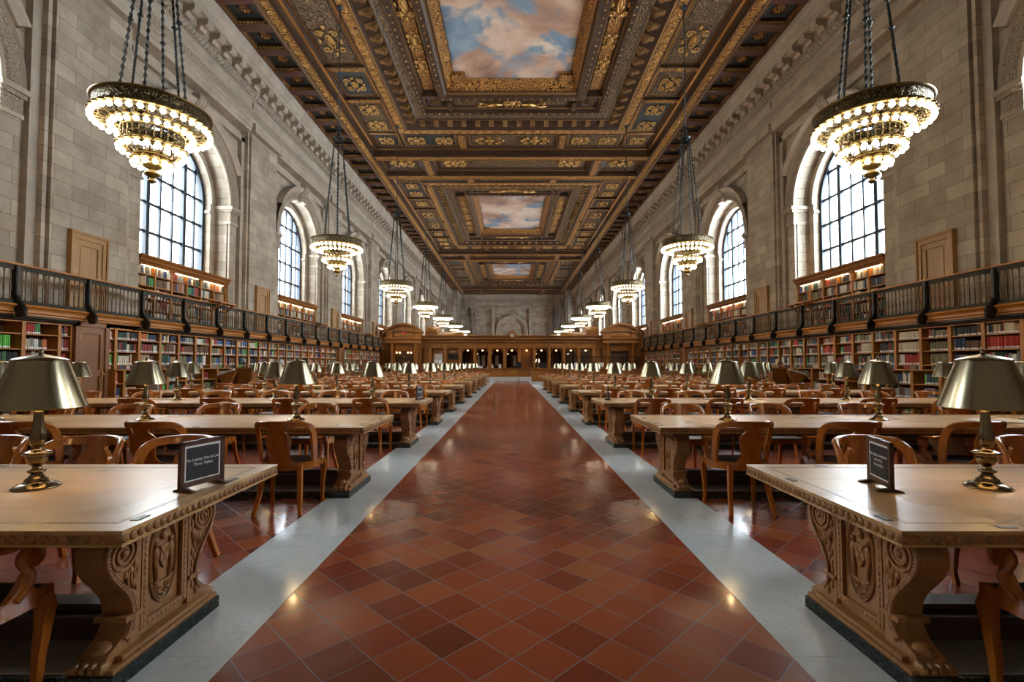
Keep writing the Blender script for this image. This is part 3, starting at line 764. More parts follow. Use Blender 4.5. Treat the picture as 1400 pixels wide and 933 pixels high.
            # coat of arms: two figures, shield, crest and scroll below
            for q in (-1, 1):
                ball(bm, (g+e*.006, q*.05, .505), .014, 7, 6); ball(bm, (g+e*.004, q*.05, .455), .024, 7, 6, sc=(.6,.8,1.6))
                tube(bm, [(g+e*.004, q*.055, .43), (g+e*.008, q*.05, .38), (g+e*.004, q*.042, .325)], [.012,.011,.007], 6)
                tube(bm, [(g+e*.004, q*.04, .48), (g+e*.01, q*.02, .46), (g+e*.006, q*.005, .48)], .006, 5)
                tube(bm, spiral((g+e*.004, q*.035, .285), .024, .006, 1.3, 0, 14, 'yz', q), .005, 5)
            prism(bm, [(-.028,.49), (.028,.49), (.028,.42), (0,.375), (-.028,.42)], 'x', *sorted((g, g+e*.012)))
            tube(bm, [(g+e*.012, -.025, .48), (g+e*.012, .02, .40)], .004, 5); tube(bm, [(g+e*.012, .025, .48), (g+e*.012, -.02, .40)], .004, 5)
            ball(bm, (g+e*.006, 0, .535), .02, 8, 6, sc=(.6,1,1)); ball(bm, (g+e*.006, 0, .57), .012, 6, 5); ball(bm, (g+e*.006, -.018, .58), .008, 5, 4); ball(bm, (g+e*.006, .018, .58), .008, 5, 4)
            tube(bm, [(g+e*.006, .07*math.sin(a), .34-.03*math.cos(a)) for a in [-1.1+2.2*i/12 for i in range(13)]], .008, 6)
            for k in range(5): ball(bm, (g+e*.004, -.03+.015*k, .25+.008*abs(k-2)), .011, 6, 5)
            obj('heraldic_panel', bm, M['oak'], ped, smooth_angle=60)
    return t
def sidew(s): return 'left' if s < 0 else 'right'
table0 = make_table(); used = False; tables = []
for s, cnt in ((-1, 11), (1, 9)):
    for k in range(cnt):
        lab = 'long carved oak reading table, %s from the camera, %s of the aisle' % (ordn(k+1), sidew(s))
        if not used: used = True; t = table0; t.location = (s*TX, TY[k], 0); t['label'] = lab
        else: t = dup(table0, (s*TX, TY[k], 0), 0, lab)
        t['group'] = 'rows of long reading tables'; tables.append((s, k))
# ------------------------------------------------------------------ chairs
def uplan(u, z, R=.262, off=0.0):
    k = 1 + .12*(z-.44); a = u/R
    lean = -.20*(z-.44)
    r = R*k+off
    if abs(a) <= PI/2: return (r*math.sin(a), -r*math.cos(a)*.92 + .03 + lean)
    return (math.copysign(r, u), (abs(u)-R*PI/2) + .03 + lean)
def make_chair():
    t = thing('reading_chair', '', 'chair')
    # curved back with vase splat, cut from one board and bent
    outer = spline([(0,.853), (.10,.852), (.20,.846), (.27,.830), (.32,.795), (.348,.74), (.36,.66), (.362,.56), (.355,.455)], 5)
    o = [(u, z) for u, z in outer] + [(.30, .455)]
    inner = spline([(.30,.455), (.303,.56), (.302,.66), (.292,.735), (.262,.782), (.21,.803), (.14,.808), (.085,.802), (.062,.785), (.062,.765), (.085,.745), (.108,.715), (.112,.67), (.095,.60), (.085,.55), (.10,.50), (.15,.455)], 4)
    half = o + inner[1:]
    loop = half + [(-u, z) for u, z in reversed(half)][:-1]
    bm = bmesh.new()
    vs = [bm.verts.new((u, 0, z)) for u, z in loop]
    es = [bm.edges.new((vs[i], vs[(i+1) % len(vs)])) for i in range(len(vs))]
    bmesh.ops.triangle_fill(bm, use_beauty=True, edges=es)
    for i in range(-11, 12):
        bmesh.ops.bisect_plane(bm, geom=bm.verts[:]+bm.edges[:]+bm.faces[:], plane_co=(i*.033, 0, 0), plane_no=(1, 0, 0))
    front = {v: v.co.copy() for v in bm.verts}
    ret = bmesh.ops.extrude_face_region(bm, geom=bm.faces[:])
    newv = set(g for g in ret['geom'] if isinstance(g, bmesh.types.BMVert))
    for v in bm.verts:
        u, z = v.co.x, v.co.z; off = .017 if v not in newv else -.015
        if z > .80: off *= 1.35
        x, y = uplan(u, z, off=off); v.co = Vector((x, y, z))
    obj('backrest', bm, M['chair'], t, smooth_angle=50)
    # bent rim capping the rail
    bm = bmesh.new(); rim = []
    for q, seq in ((-1, list(reversed(outer[2:38]))), (1, outer[2:38])):
        for u, z in seq: x, y = uplan(q*u, z); rim.append((x, y, z))
    tube(bm, rim, .019, 8, squash=(1, .75)); obj('top_rail', bm, M['chair'], t)
    # seat rail and seat
    def ucurve(R, n=18, yb=0.03):
        return [(R*math.sin(a), yb-R*.9*math.cos(a)) for a in [-PI/2+PI*i/n for i in range(n+1)]]
    bm = bmesh.new(); A0 = [(-.262, .235)] + ucurve(.268) + [(.262, .235)]; B0 = [(-.232, .205)] + ucurve(.238) + [(.232, .205)]
    prism(bm, A0 + list(reversed(B0)), 'z', .395, .462); box(bm, -.262, .262, .205, .237, .395, .455); obj('seat_rail', bm, M['chair'], t)
    bm = bmesh.new(); C0 = [(-.24, .22)] + ucurve(.244) + [(.24, .22)]; prism(bm, C0, 'z', .43, .468)
    bmesh.ops.bevel(bm, geom=[e for e in bm.edges if all(v.co.z > .46 for v in e.verts) and len(e.link_faces) == 2 and any(abs(f.normal.z) < .5 for f in e.link_faces)], offset=.012, segments=2, affect='EDGES')
    obj('seat', bm, M['leather'], t, smooth_angle=50)
    for q in (-1, 1):
        bm = bmesh.new()
        tube(bm, [(q*.243, .205, .43), (q*.250, .215, .37), (q*.250, .208, .30), (q*.247, .195, .18), (q*.247, .190, .07), (q*.250, .198, .02), (q*.250, .20, 0)], [.034, .038, .030, .024, .019, .021, .022], 4, phase=PI/4, squash=(1, 1), smooth=False)
        obj('leg', bm, M['chair'], t)
        bm = bmesh.new()
        tube(bm, [(q*.165, -.175, .44), (q*.172, -.185, .32), (q*.185, -.21, .18), (q*.20, -.25, .06), (q*.21, -.275, 0)], [.031, .028, .025, .022, .023], 4, phase=PI/4, smooth=False)
        obj('leg', bm, M['chair'], t)
        # arm: bar from the post, scroll at the front and S-shaped support
        bm = bmesh.new()
        arm = spline([(q*.268, -.06, .69), (q*.276, .02, .675), (q*.272, .10, .672), (q*.268, .15, .655), (q*.266, .165, .615), (q*.264, .14, .585)], 5)
        tube(bm, arm, .020, 8, squash=(.8, 1.2))
        sup = spline([(.150, .575), (.175, .60), (.165, .635), (.125, .64), (.100, .61), (.112, .575), (.135, .54), (.125, .50), (.075, .455)], 5)
        tube(bm, [(q*.258, y, z) for y, z in sup], [.018+.012*abs(i/len(sup)-.4) for i in range(len(sup))], 8, squash=(1, .85), up=(1,0,0))
        tube(bm, [(q*.235, .135, .605), (q*.283, .135, .605)], .036, 14)
        prism(bm, spline([(.02,.45), (.07,.485), (.105,.54), (.125,.555), (.142,.54), (.138,.50), (.17,.45)], 4), 'x', *sorted((q*.242, q*.270)))
        obj('armrest', bm, M['chair'], t, smooth_angle=50)
    return t
chair0 = make_chair(); used = False
rng = random.Random(3)
SPC = [2.2, 3.38, 4.58, 5.76, 6.94, 8.08]
near_x = {(-1,0): [2.22,3.5], (1,0): [2.26,3.5], (-1,1): [2.16,3.37,4.6], (1,1): [2.2,3.2,4.36]}
far_x = {(-1,0): [2.36,3.03,3.72], (1,0): [2.55,3.72,4.5], (-1,1): [2.55,3.85,4.95,6.1,7.2,8.1]}
for s, k in tables:
    for side in (-1, 1):
        xs = (near_x if side < 0 else far_x).get((s, k)) or SPC
        hard = len(xs) < 6
        xs = list(xs) + [x for x in SPC if x > xs[-1]+.55][:6-len(xs)]
        for i, x in enumerate(xs):
            j = 0 if (k < 2 and i < 3) else rng.uniform(-.1, .1)
            if k == 0 and side < 0: out = .14 - TW - .10
            elif side < 0: out = -TW - .05 - rng.uniform(0, .06)
            elif k == 0: out = TW + .24
            else: out = TW + .12 + rng.uniform(0, .12)
            X = s*(x+j); Y = TY[k] + out
            if k == 0 and side < 0: Y = 1.865 if i == 0 else 1.80
            rz = (0 if side < 0 else PI) + rng.uniform(-.07, .07)
            lab = 'brown wooden armchair, %s from the aisle, %s side of %s table on the %s' % (ordn(i+1), 'near' if side < 0 else 'far', ordn(k+1), sidew(s))
            if not used: used = True; c = chair0; c.location = (X, Y, 0); c.rotation_euler = (0, 0, rz); c['label'] = lab
            else: c = dup(chair0, (X, Y, 0), rz, lab)
            c['group'] = 'wooden armchairs around the reading tables'
# ------------------------------------------------------------------ reading lamps
def make_lamp():
    t = thing('table_lamp', '', 'lamp')
    bm = bmesh.new(); lathe(bm, [(0,0), (.096,0), (.098,.006), (.090,.010), (.088,.014), (.078,.017), (.074,.022), (.062,.025), (.048,.034), (.046,.044), (.034,.054), (.024,.068), (.022,.074), (0,.074)], 32); obj('base', bm, M['lampmetal'], t)
    bm = bmesh.new(); lathe(bm, [(0,.072), (.024,.072), (.036,.080), (.038,.086), (.026,.092), (.018,.100), (.019,.108), (.034,.122), (.042,.138), (.044,.158), (.042,.166), (.058,.172), (.060,.178), (.046,.184), (.030,.190), (.022,.198), (.021,.206), (.026,.214), (.033,.235), (.034,.25), (.030,.28), (.022,.33), (.018,.38), (.019,.40), (.012,.405), (.011,.60), (0,.60)], 24); obj('stem', bm, M['lampmetal'], t)
    bm = bmesh.new(); lathe(bm, [(.190,.404), (.193,.407), (.192,.412), (.111,.644), (.113,.651), (.109,.655), (.07,.668), (.028,.678), (.016,.682), (.0,.684)], 48); lathe(bm, [(.188,.406), (.108,.642), (.0,.655)], 48, mi=1)
    sh = obj('shade', bm, [M['shade'], M['shade_in']], t, recalc=False, smooth_angle=30)
    bm = bmesh.new(); lathe(bm, [(0,.682), (.014,.683), (.009,.690), (.012,.698), (.007,.706), (0,.708)], 12); obj('finial', bm, M['lampmetal'], t)
    bm = bmesh.new(); ball(bm, (0,0,.47), .026, 8, 6, sc=(1,1,1.3)); obj('bulb', bm, M['deskbulb'], t)
    return t
lamp0 = make_lamp(); used = False; LX = [2.43, 4.13, 5.84, 7.56]
for s, k in tables:
    for i, x in enumerate(LX):
        if k == 0 and i > 1: continue
        lab = 'brass shaded reading lamp, %s from the aisle on the %s table %s of the aisle' % (ordn(i+1), ordn(k+1), sidew(s))
        loc = (s*x, TY[k]+.04, TH)
        if not used: used = True; c = lamp0; c.location = loc; c['label'] = lab
        else: c = dup(lamp0, loc, rng.uniform(0, 6), lab, skip=('bulb',) if k > 6 else ())
        c['group'] = 'brass lamps along the reading tables'
# ------------------------------------------------------------------ notices, papers
def text(body, size, parent, loc, rot, mat, name='lettering', align='CENTER', space=1.0):
    c = bpy.data.curves.new(name, 'FONT'); c.body = body; c.size = size; c.align_x = align; c.align_y = 'CENTER'; c.space_line = space; c.extrude = .0003; c.resolution_u = 3
    tmp = bpy.data.objects.new('tmp', c); COL.objects.link(tmp); me = bpy.data.meshes.new_from_object(tmp.evaluated_get(bpy.context.evaluated_depsgraph_get())); bpy.data.objects.remove(tmp)
    me.materials.clear(); me.materials.append(mat); o = bpy.data.objects.new(name, me); COL.objects.link(o); o.parent = parent; o.location = loc; o.rotation_euler = rot; return o
def sign(x0, y0, x1, y1, body, size, label):
    """standing frame between two plan points on a tabletop; text faces local -y"""
    cx, cy = (x0+x1)/2, (y0+y1)/2; a = math.atan2(y1-y0, x1-x0); w = math.hypot(x1-x0, y1-y0)/2; h = .245
    t = thing('table_notice', label, 'sign', (cx, cy, TH), a)
    bm = bmesh.new()
    for q in (-1, 1): box(bm, *sorted((q*(w-.022), q*w)), -.009, .009, .012, h)
    box(bm, -w, w, -.009, .009, h-.022, h); box(bm, -w, w, -.009, .009, .02, .045); box(bm, -.02, .02, -.01, .01, h-.006, h+.004)
    obj('frame', bm, M['frame_brown'], t)
    bm = bmesh.new(); box(bm, -w+.018, w-.018, -.004, .004, .03, h-.018); cd = obj('card', bm, M['paper'], t)
    bm = bmesh.new(); box(bm, -w+.034, w-.034, -.0055, .0055, .052, h-.034); obj('black_card', bm, M['black'], cd)
    text(body, size, t, (0, -.0065, h*.56), (PI/2, 0, 0), M['white'], space=1.15)
    for q in (-1, 1):
        bm = bmesh.new(); prism(bm, [(-.062, 0), (.062, 0), (.055, .008), (.015, .018), (-.015, .018), (-.055, .008)], 'x', q*(w-.03)-.01, q*(w-.03)+.01); obj('foot', bm, M['frame_brown'], t)
sign(-1.62, 2.37, -1.555, 2.62, 'No Laptop Use at Last\nThree Tables', .0215, 'dark framed notice about laptops standing on the nearest table left of the aisle')
sign(1.92, 2.62, 1.85, 2.37, 'No laptop computers\nuse at last\nthree tables', .0215, 'dark framed notice about laptops standing on the nearest table right of the aisle')
sign(-1.66, 8.40, -1.60, 8.66, 'No Laptop Use at Last\nThree Tables', .0215, 'small framed notice standing on the third table left of the aisle')
sign(1.71, 8.66, 1.67, 8.40, 'No laptop computers\nuse at last\nthree tables', .0215, 'small framed notice standing on the third table right of the aisle')
t = thing('newspaper', 'open white newspaper lying by the third lamp on the second table, right of aisle', 'newspaper', (5.42, 5.33, TH), -.15)
for q in (-1, 1):
    bm = bmesh.new(); n = 8
    for i in range(n):
        xa, xb = q*.30*i/n, q*.30*(i+1)/n
        za, zb = .004+.012*math.sin(PI*min(1, i/n*1.3)), .004+.012*math.sin(PI*min(1, (i+1)/n*1.3))
        v = box(bm, *sorted((xa, xb)), -.19, .19, 0, .01)
        for w_ in v:
            if w_.co.z > .005: w_.co.z = za if abs(w_.co.x-xa) < 1e-5 else zb
    obj('page', bm, M['paper'], t)
# ------------------------------------------------------------------ chandeliers
def make_chandelier(detail):
    t = thing('chandelier', '', 'chandelier')
    def S_(bm):
        for v in bm.verts: v.co = v.co*K
        return bm
    bulbs = []
    for n, r, z in ((36,.90,-.34), (26,.62,-.44), (20,.50,-.80), (12,.29,-1.04)):
        for i in range(n): a = 2*PI*(i+.5)/n; bulbs.append((r*math.cos(a), r*math.sin(a), z, n))
    bm = bmesh.new()
    lathe(bm, [(.90,-.03), (.93,-.02), (.94,.0), (.90,.01), (.88,0)], 64)
    lathe(bm, [(.90,-.20), (.92,-.22), (.90,-.25), (.84,-.26), (.82,-.235)], 64)
    lathe(bm, [(.47,-.40), (.50,-.42), (.49,-.46), (.46,-.45)], 48); lathe(bm, [(.46,-.66), (.50,-.68), (.46,-.70), (.43,-.68)], 48)
    lathe(bm, [(.30,-.88), (.32,-.90), (.28,-.92)], 32); lathe(bm, [(.30,-.84), (.27,-.98), (.20,-1.0)], 32)
    for x, y, z, n in bulbs: lathe(bm, [(0,.12), (.03,.115), (.055,.095), (.066,.07), (.05,.062), (.0,.058)], 10 if detail else 6, (x, y, z))
    for i in range(12):
        a = 2*PI*i/12; c, q = math.cos(a), math.sin(a)
        tube(bm, spline([(.88*c,.88*q,-.22), (.7*c,.7*q,-.30), (.55*c,.55*q,-.36), (.48*c,.48*q,-.44)], 3), .02, 5)
        tube(bm, [(.46*c,.46*q,-.66), (.40*c,.40*q,-.78), (.30*c,.30*q,-.88)], .018, 5)
        tube(bm, [(.62*c,.62*q,-.32), (.62*c,.62*q,-.26)], .02, 5)
    obj('frame', S_(bm), M['chand'], t)
    bm = bmesh.new()
    lathe(bm, [(.895,-.01), (.885,-.10), (.895,-.21)], 64); lathe(bm, [(.875,-.21), (.865,-.10), (.875,-.01)], 64)
    obj('openwork_band', S_(bm), M['chand_relief'], t)
    bm = bmesh.new()
    for r_, z_ in ((.78,-.27), (.66,-.30), (.55,-.335)): lathe(bm, [(r_-.02, z_), (r_, z_-.015), (r_+.02, z_), (r_, z_+.015), (r_-.02, z_)], 48)
    for i in range(24):
        a = 2*PI*i/24; tube(bm, [(.84*math.cos(a),.84*math.sin(a),-.26), (.54*math.cos(a),.54*math.sin(a),-.35)], .014, 4)
        a += PI/24; tube(bm, spiral((.72*math.cos(a), .72*math.sin(a), -.285), .055, .015, 1.2, a, 8), .010, 4)
    obj('underside_grille', S_(bm), M['chand_relief'], t)
    bm = bmesh.new(); lathe(bm, [(.455,-.54), (.47,-.55), (.455,-.56), (.44,-.55), (.455,-.54)], 40)
    for i in range(28): a = 2*PI*i/28; tube(bm, [(.48*math.cos(a),.48*math.sin(a),-.45), (.475*math.cos(a),.475*math.sin(a),-.67)], .014, 5)
    obj('drum', S_(bm), M['chand_relief'], t)
    bm = bmesh.new(); lathe(bm, [(.0,-.96), (.17,-.98), (.18,-1.01), (.14,-1.07), (.07,-1.11), (.05,-1.14), (.12,-1.17), (.13,-1.20), (.08,-1.24), (.04,-1.26), (.04,-1.29), (.07,-1.31), (.06,-1.34), (.02,-1.37), (0,-1.38)], 24); obj('finial', S_(bm), M['chand'], t)
    if detail:
        for x, y, z, n in bulbs:
            bm = bmesh.new(); ball(bm, (0,0,0), .049*K, 8, 6); obj('bulb', bm, M['bulb'], t, loc=(x*K, y*K, z*K))
            
    else:
        for n in (36, 26, 20, 12):
            bm = bmesh.new()
            for x, y, z, m in bulbs:
                if m == n: ball(bm, (x, y, z), .042, 6, 4)
            obj('bulb_ring', S_(bm), M['bulb'], t)
    for i in range(6):
        a = 2*PI*i/6+math.radians(51); p0 = Vector((.56*math.cos(a), .56*math.sin(a), -.22)); p1 = Vector((.15*math.cos(a), .15*math.sin(a), 3.95)); d = p1-p0; L = d.length
        bm = bmesh.new()
        if detail:
            m = Matrix.Translation(p0) @ d.to_track_quat('Z', 'Y').to_matrix().to_4x4(); n = 58; st = L/n
            for k in range(n):
                lk = bmesh.new(); h = st*.62; pts = [(.022*math.cos(b), 0, st*(k+.5)+h*math.sin(b)) for b in [2*PI*j/8 for j in range(9)]]
                tube(lk, pts, .0095, 4, cap=False); merge(bm, lk, 0, m @ Matrix.Rotation(PI/2*(k % 2), 4, 'Z'))
            tube(bm, [p0, p1], .010, 5)
        else: tube(bm, [p0, p1], .020, 5)
        for f in ((.42 if i % 2 else .5), .74): 
            c = p0+d*f; ball(bm, c, .055, 8, 4, sc=(1,1,.5)); ball(bm, c, .03, 6, 4, sc=(1,1,2.5))
        obj('chain', S_(bm), M['chain'], t)
    bm = bmesh.new(); lathe(bm, [(0,3.85), (.06,3.88), (.18,3.94), (.20,3.98), (.10,4.04), (.05,4.15), (.09,4.22), (.05,4.30), (.02,4.4), (0,4.4)], 16); obj('hanging_hub', S_(bm), M['chain'], t)
    bm = bmesh.new(); tube(bm, [(0,0,4.35), (0,0,9.14)], .022, 6); lathe(bm, [(.12,9.14), (.10,9.05), (.03,9.0)], 10); obj('rod', S_(bm), M['chain'], t)
    return t
cd = make_chandelier(True); cs = make_chandelier(False); uc = us = False
for s in (-1, 1):
    for k, c in enumerate(CEN):
        loc = (s*A(6.65), A(c), Z(6.18)); lab = 'tiered bronze chandelier of globe bulbs, %s from the camera on the %s' % (ordn(k+1), sidew(s))
        if k < 2:
            if not uc: uc = True; o = cd; o.location = loc; o['label'] = lab
            else: o = dup(cd, loc, (-.05 if s > 0 else 0), lab)
        else:
            if not us: us = True; o = cs; o.location = loc; o['label'] = lab
            else: o = dup(cs, loc, 0, lab)
        o['group'] = 'two rows of hanging chandeliers'
# ------------------------------------------------------------------ gallery, railings, bookcases (plan units)
def so(a, b): return (min(a, b), max(a, b))
F0 = 1.48 - EYE/K                                 # floor level in plan units
XR = 11.1; XB = 11.25; XL = 10.98
Y0G, Y1G = 3.4, 41.3
for s, nm in ((-1, 'left'), (1, 'right')):
    g = thing('gallery', 'wooden gallery running along the %s wall above the bookcases' % nm, 'gallery')
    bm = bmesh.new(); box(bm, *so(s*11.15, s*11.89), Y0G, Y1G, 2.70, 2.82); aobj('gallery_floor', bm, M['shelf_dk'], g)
    bm = bmesh.new()
    P = [(11.3,2.83),(11.02,2.83),(11.0,2.79),(11.05,2.76),(11.08,2.72),(11.08,2.66),(11.12,2.64),(11.12,2.60),(11.16,2.585),(11.3,2.585)]
    prism(bm, [(s*x, z) for x, z in P], 'y', Y0G, Y1G); aobj('beam', bm, M['shelf'], g)
    bm = bmesh.new(); P = [(11.6,2.585),(11.10,2.585),(11.09,2.55),(11.14,2.535),(11.15,2.50),(11.22,2.48),(11.6,2.48)]
    for y0, y1 in ((Y0G, 12.35), (14.3, 31.2), (32.4, Y1G)) if s < 0 else ((Y0G, 31.0), (32.4, Y1G)): prism(bm, [(s*x, z) for x, z in P], 'y', y0, y1)
    aobj('dark_cornice', bm, M['bronze'], g)
    # railing
    y00 = (10.74 if s < 0 else 11.03) - 1.84*3; posts = [y00+1.84*i for i in range(20)]
    r = thing('gallery_railing', 'dark bronze balustrade with S-shaped posts along the %s gallery' % nm, 'railing')
    bm = bmesh.new(); bbox(bm, *so(s*(XR-.05), s*(XR+.12)), Y0G, Y1G, 3.70, 3.745, .012); aobj('handrail', bm, M['shelf'], r)
    bm = bmesh.new(); box(bm, *so(s*(XR-.02), s*(XR+.05)), Y0G, Y1G, 3.67, 3.70); box(bm, *so(s*XR, s*(XR+.02)), Y0G, Y1G, 3.61, 3.67); box(bm, *so(s*(XR-.01), s*(XR+.03)), Y0G, Y1G, 3.595, 3.61)
    box(bm, *so(s*XR, s*(XR+.02)), Y0G, Y1G, 2.86, 2.91); box(bm, *so(s*(XR-.02), s*(XR+.05)), Y0G, Y1G, 2.83, 2.86); box(bm, *so(s*(XR-.01), s*(XR+.03)), Y0G, Y1G, 2.91, 2.925)
    aobj('tracery_band', bm, M['bronze_relief'], r)
    bp = [(.06,3.69),(-.05,3.69),(-.055,3.45),(-.05,3.2),(-.06,3.02),(-.11,2.9),(-.20,2.80),(-.25,2.70),(-.24,2.60),(-.18,2.53),(-.10,2.52),(-.06,2.58),(-.04,2.66),(.02,2.76),(.06,2.85)]
    bp = [(s*(XR+x), z) for x, z in bp]
    for y in posts:
        bm = bmesh.new(); prism(bm, bp, 'y', y-.045, y+.045); prism(bm, [(x-s*.012, z) for x, z in bp], 'y', y-.03, y+.03); aobj('post', bm, M['bronze'], r)
    bal = []
    for a, b in zip(posts, posts[1:]):
        for i in range(13): bal.append(a+(b-a)*(i+.75)/13.5)
    bal.sort(key=lambda y: abs(y-10.9) if y < 10.9 else y-10.9)
    bpf = [(.010,2.92),(.02,2.95),(.013,3.0),(.016,3.1),(.022,3.18),(.014,3.27),(.020,3.29),(.012,3.31),(.011,3.45),(.014,3.55),(.02,3.60)]
    mesh = None
    for y in bal[:100]:
        if mesh is None:
            bm = bmesh.new(); lathe(bm, bpf, 7, (s*(XR+.015), 0, 0)); amap(bm); o = obj('baluster', bm, M['baluster'], r, loc=(0, A(y), 0)); mesh = o
        else: o = mesh.copy(); COL.objects.link(o); o.location.y = A(y)
    bm = bmesh.new()
    for y in bal[100:]: lathe(bm, bpf, 5, (s*(XR+.015), y, 0))
    o = aobj('balusters_beyond', bm, M['baluster'], r); o['kind'] = 'stuff'
    # sloping bookrests on the rail
    for i, c in enumerate(CEN[1:4]):
        t = thing('gallery_bookrest', 'sloping wooden bookrest on the %s gallery rail, %s from the camera' % (nm, ordn(i+1)), 'bookrest', group='bookrests on the gallery rails')
        y = c-.05
        bm = bmesh.new(); prism(bm, [(s*(XR-.42), 3.76), (s*(XR-.42), 3.73), (s*(XR+.14), 3.85), (s*(XR+.14), 3.88)], 'y', y-.5, y+.5); prism(bm, [(s*(XR-.44), 3.73), (s*(XR-.42), 3.73), (s*(XR-.42), 3.79), (s*(XR-.44), 3.79)], 'y', y-.5, y+.5); aobj('sloping_board', bm, M['shelf'], t)
        for q in (-.42, .42):
            bm = bmesh.new(); prism(bm, [(s*(XR-.38), 3.73), (s*(XR-.35), 3.70), (s*(XR-.05), 3.42), (s*(XR-.05), 3.47), (s*(XR-.28), 3.70), (s*(XR-.05), 3.76), (s*(XR-.05), 3.81)], 'y', y+q-.03, y+q+.03); aobj('bracket', bm, M['door_brown'], t)
# ---- books
BK = []       # (score, side, xface, y0, width, height, depth, z, colour index, label, group)
brng = random.Random(11)
COLW = [10, 9, 8, 13, 8, 4, 8, 5, 8, 8, 8, 7, 3, 6, 3, 1]
def fill_row(s, xf, y0, y1, z, hmax, depth, lab, grp, full=1.0, labels=True, palette=None, sets=None):
    sets = sets if sets is not None else bool(palette)
    y = y0; i = 0; end = y0+(y1-y0)*full
    while y < end-.02:
        ci = brng.choices(range(len(BOOKC)), palette or COLW)[0]; run = brng.choice([1,1,1,1,2,2,3,5,8]) if not sets else 30
        w = brng.uniform(.028, .062); h = hmax*brng.uniform(.68, .93)
        for _ in range(run):
            ww = w*brng.uniform(.95, 1.05) if run > 1 else w; hh = h if run > 1 else h
            if y+ww > end: return
            i += 1; d = depth*brng.uniform(.8, .95); Y = y+ww/2
            vis = Y > 9.9*abs(xf)/11.25 and z > 1.3
            sc = (hh*ww/(Y*Y)) if vis else 0
            BK.append((sc, s, xf+brng.uniform(.03,.05), y, ww, hh, d, z, ci, '%s book, %s on %s' % (BOOKC[ci][0], ordn(i), lab), grp, labels)); y += ww+.001
        if brng.random() < .04: y += brng.uniform(.03, .16)
SH = ['bottom', 'fifth', 'fourth', 'third', 'second', 'top']
def case_mesh(s, w, xu, xl, zs_u, ztop, zs_l, parent, mat, led=1.33):
    h = w/2; t = .028
    for q in (-1, 1):
        bm = bmesh.new(); box(bm, *so(s*xu, s*(xu+.45)), *so(q*(h-t), q*h), led, ztop); box(bm, *so(s*(xu-.012), s*xu), *so(q*(h-.045), q*h), led, ztop)
        if zs_l: box(bm, *so(s*xl, s*(xu+.45)), *so(q*(h-t), q*h), F0, led); box(bm, *so(s*(xl-.012), s*xl), *so(q*(h-.045), q*h), F0, led)
        aobj('upright', bm, mat, parent)
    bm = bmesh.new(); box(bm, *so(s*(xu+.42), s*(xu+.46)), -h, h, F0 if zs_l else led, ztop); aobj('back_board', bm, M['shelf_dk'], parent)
    for z in zs_u: bm = bmesh.new(); box(bm, *so(s*(xu+.01), s*(xu+.43)), -h+t, h-t, z-.025, z); aobj('shelf', bm, mat, parent)
    bm = bmesh.new(); box(bm, *so(s*xu, s*(xu+.45)), -h, h, ztop-.05, ztop); aobj('head_board', bm, mat, parent)
    if zs_l:
        for z in zs_l: bm = bmesh.new(); box(bm, *so(s*(xl+.01), s*(xu+.43)), -h+t, h-t, z-.028, z); aobj('shelf', bm, mat, parent)
        bm = bmesh.new(); bbox(bm, *so(s*(xl-.05), s*(xu+.02)), -h, h, led-.035, led, .01); aobj('ledge', bm, mat, parent)
        bm = bmesh.new(); box(bm, *so(s*xl, s*(xl+.05)), -h, h, F0, F0+.12); aobj('plinth', bm, mat, parent)
UZ = [1.46, 1.835, 2.19]; LZ = [F0+.12, .55, .94]; ZT = 2.50
protos = {}
def lower_case(s, y0, y1, idx):
    w = y1-y0; key = (s, round(w, 2)); loc = (0, A((y0+y1)/2), 0)
    lab = 'tall wooden wall bookcase, %s bay along the %s wall' % (ordn(idx), sidew(s))
    if key not in protos:
        t = thing('bookcase', lab, 'bookcase', loc); case_mesh(s, w, XB, XL, UZ, ZT, LZ, t, M['shelf']); protos[key] = t
    else: t = dup(protos[key], loc, 0, lab)
    t['group'] = 'bookcases along the walls'
    c = (y0+y1)/2; wl = '%s wall bookcase %s' % (sidew(s), ordn(idx))
    a, b = y0+.05, y1-.05
    grn = [0]*16; grn[15] = 1; red = [0]*16; red[2] = 6; red[1] = 2; oli = [0]*16; oli[11] = 3; oli[10] = 1; crm = [0]*16; crm[8] = 3; crm[9] = 2
    for n, (z, hm) in enumerate(((1.335, .115), (1.46, .35), (1.835, .33), (2.19, .27))):
        full = brng.choice([1, 1, 1, 1, .8, .95]); pal = None
        if s < 0 and abs(c-10.7) < .45 and n == 2: pal = grn; full = .75
        if s < 0 and abs(c-10.7) < .45 and n == 3: full = .05
        if s < 0 and abs(c-11.5) < .45 and n == 3: full = .5
        if s < 0 and abs(c-11.5) < .45 and n == 2: full = .7
        if s > 0 and abs(c-11.05) < .4 and n == 2: pal = red
        if s > 0 and abs(c-13.6) < .5 and n > 1: pal = crm
        if s > 0 and abs(c-12.8) < .4 and n < 3: pal = oli; full = .75
        if brng.random() < .05 and pal is None: pal = brng.choice([red, oli, crm])
        fill_row(s, XB, a, b, z, hm, .26, 'the %s shelf of %s' % (['short ledge', 'third', 'second', 'top'][n], wl), 'books on the wall bookcases', full, palette=pal)
    for n, z in enumerate(LZ): fill_row(s, XL, a, b, z, .34, .26, 'the %s shelf below the ledge of %s' % (['bottom', 'middle', 'upper'][n], wl), 'books on the wall bookcases', brng.choice([1, .9, .6, .4]))
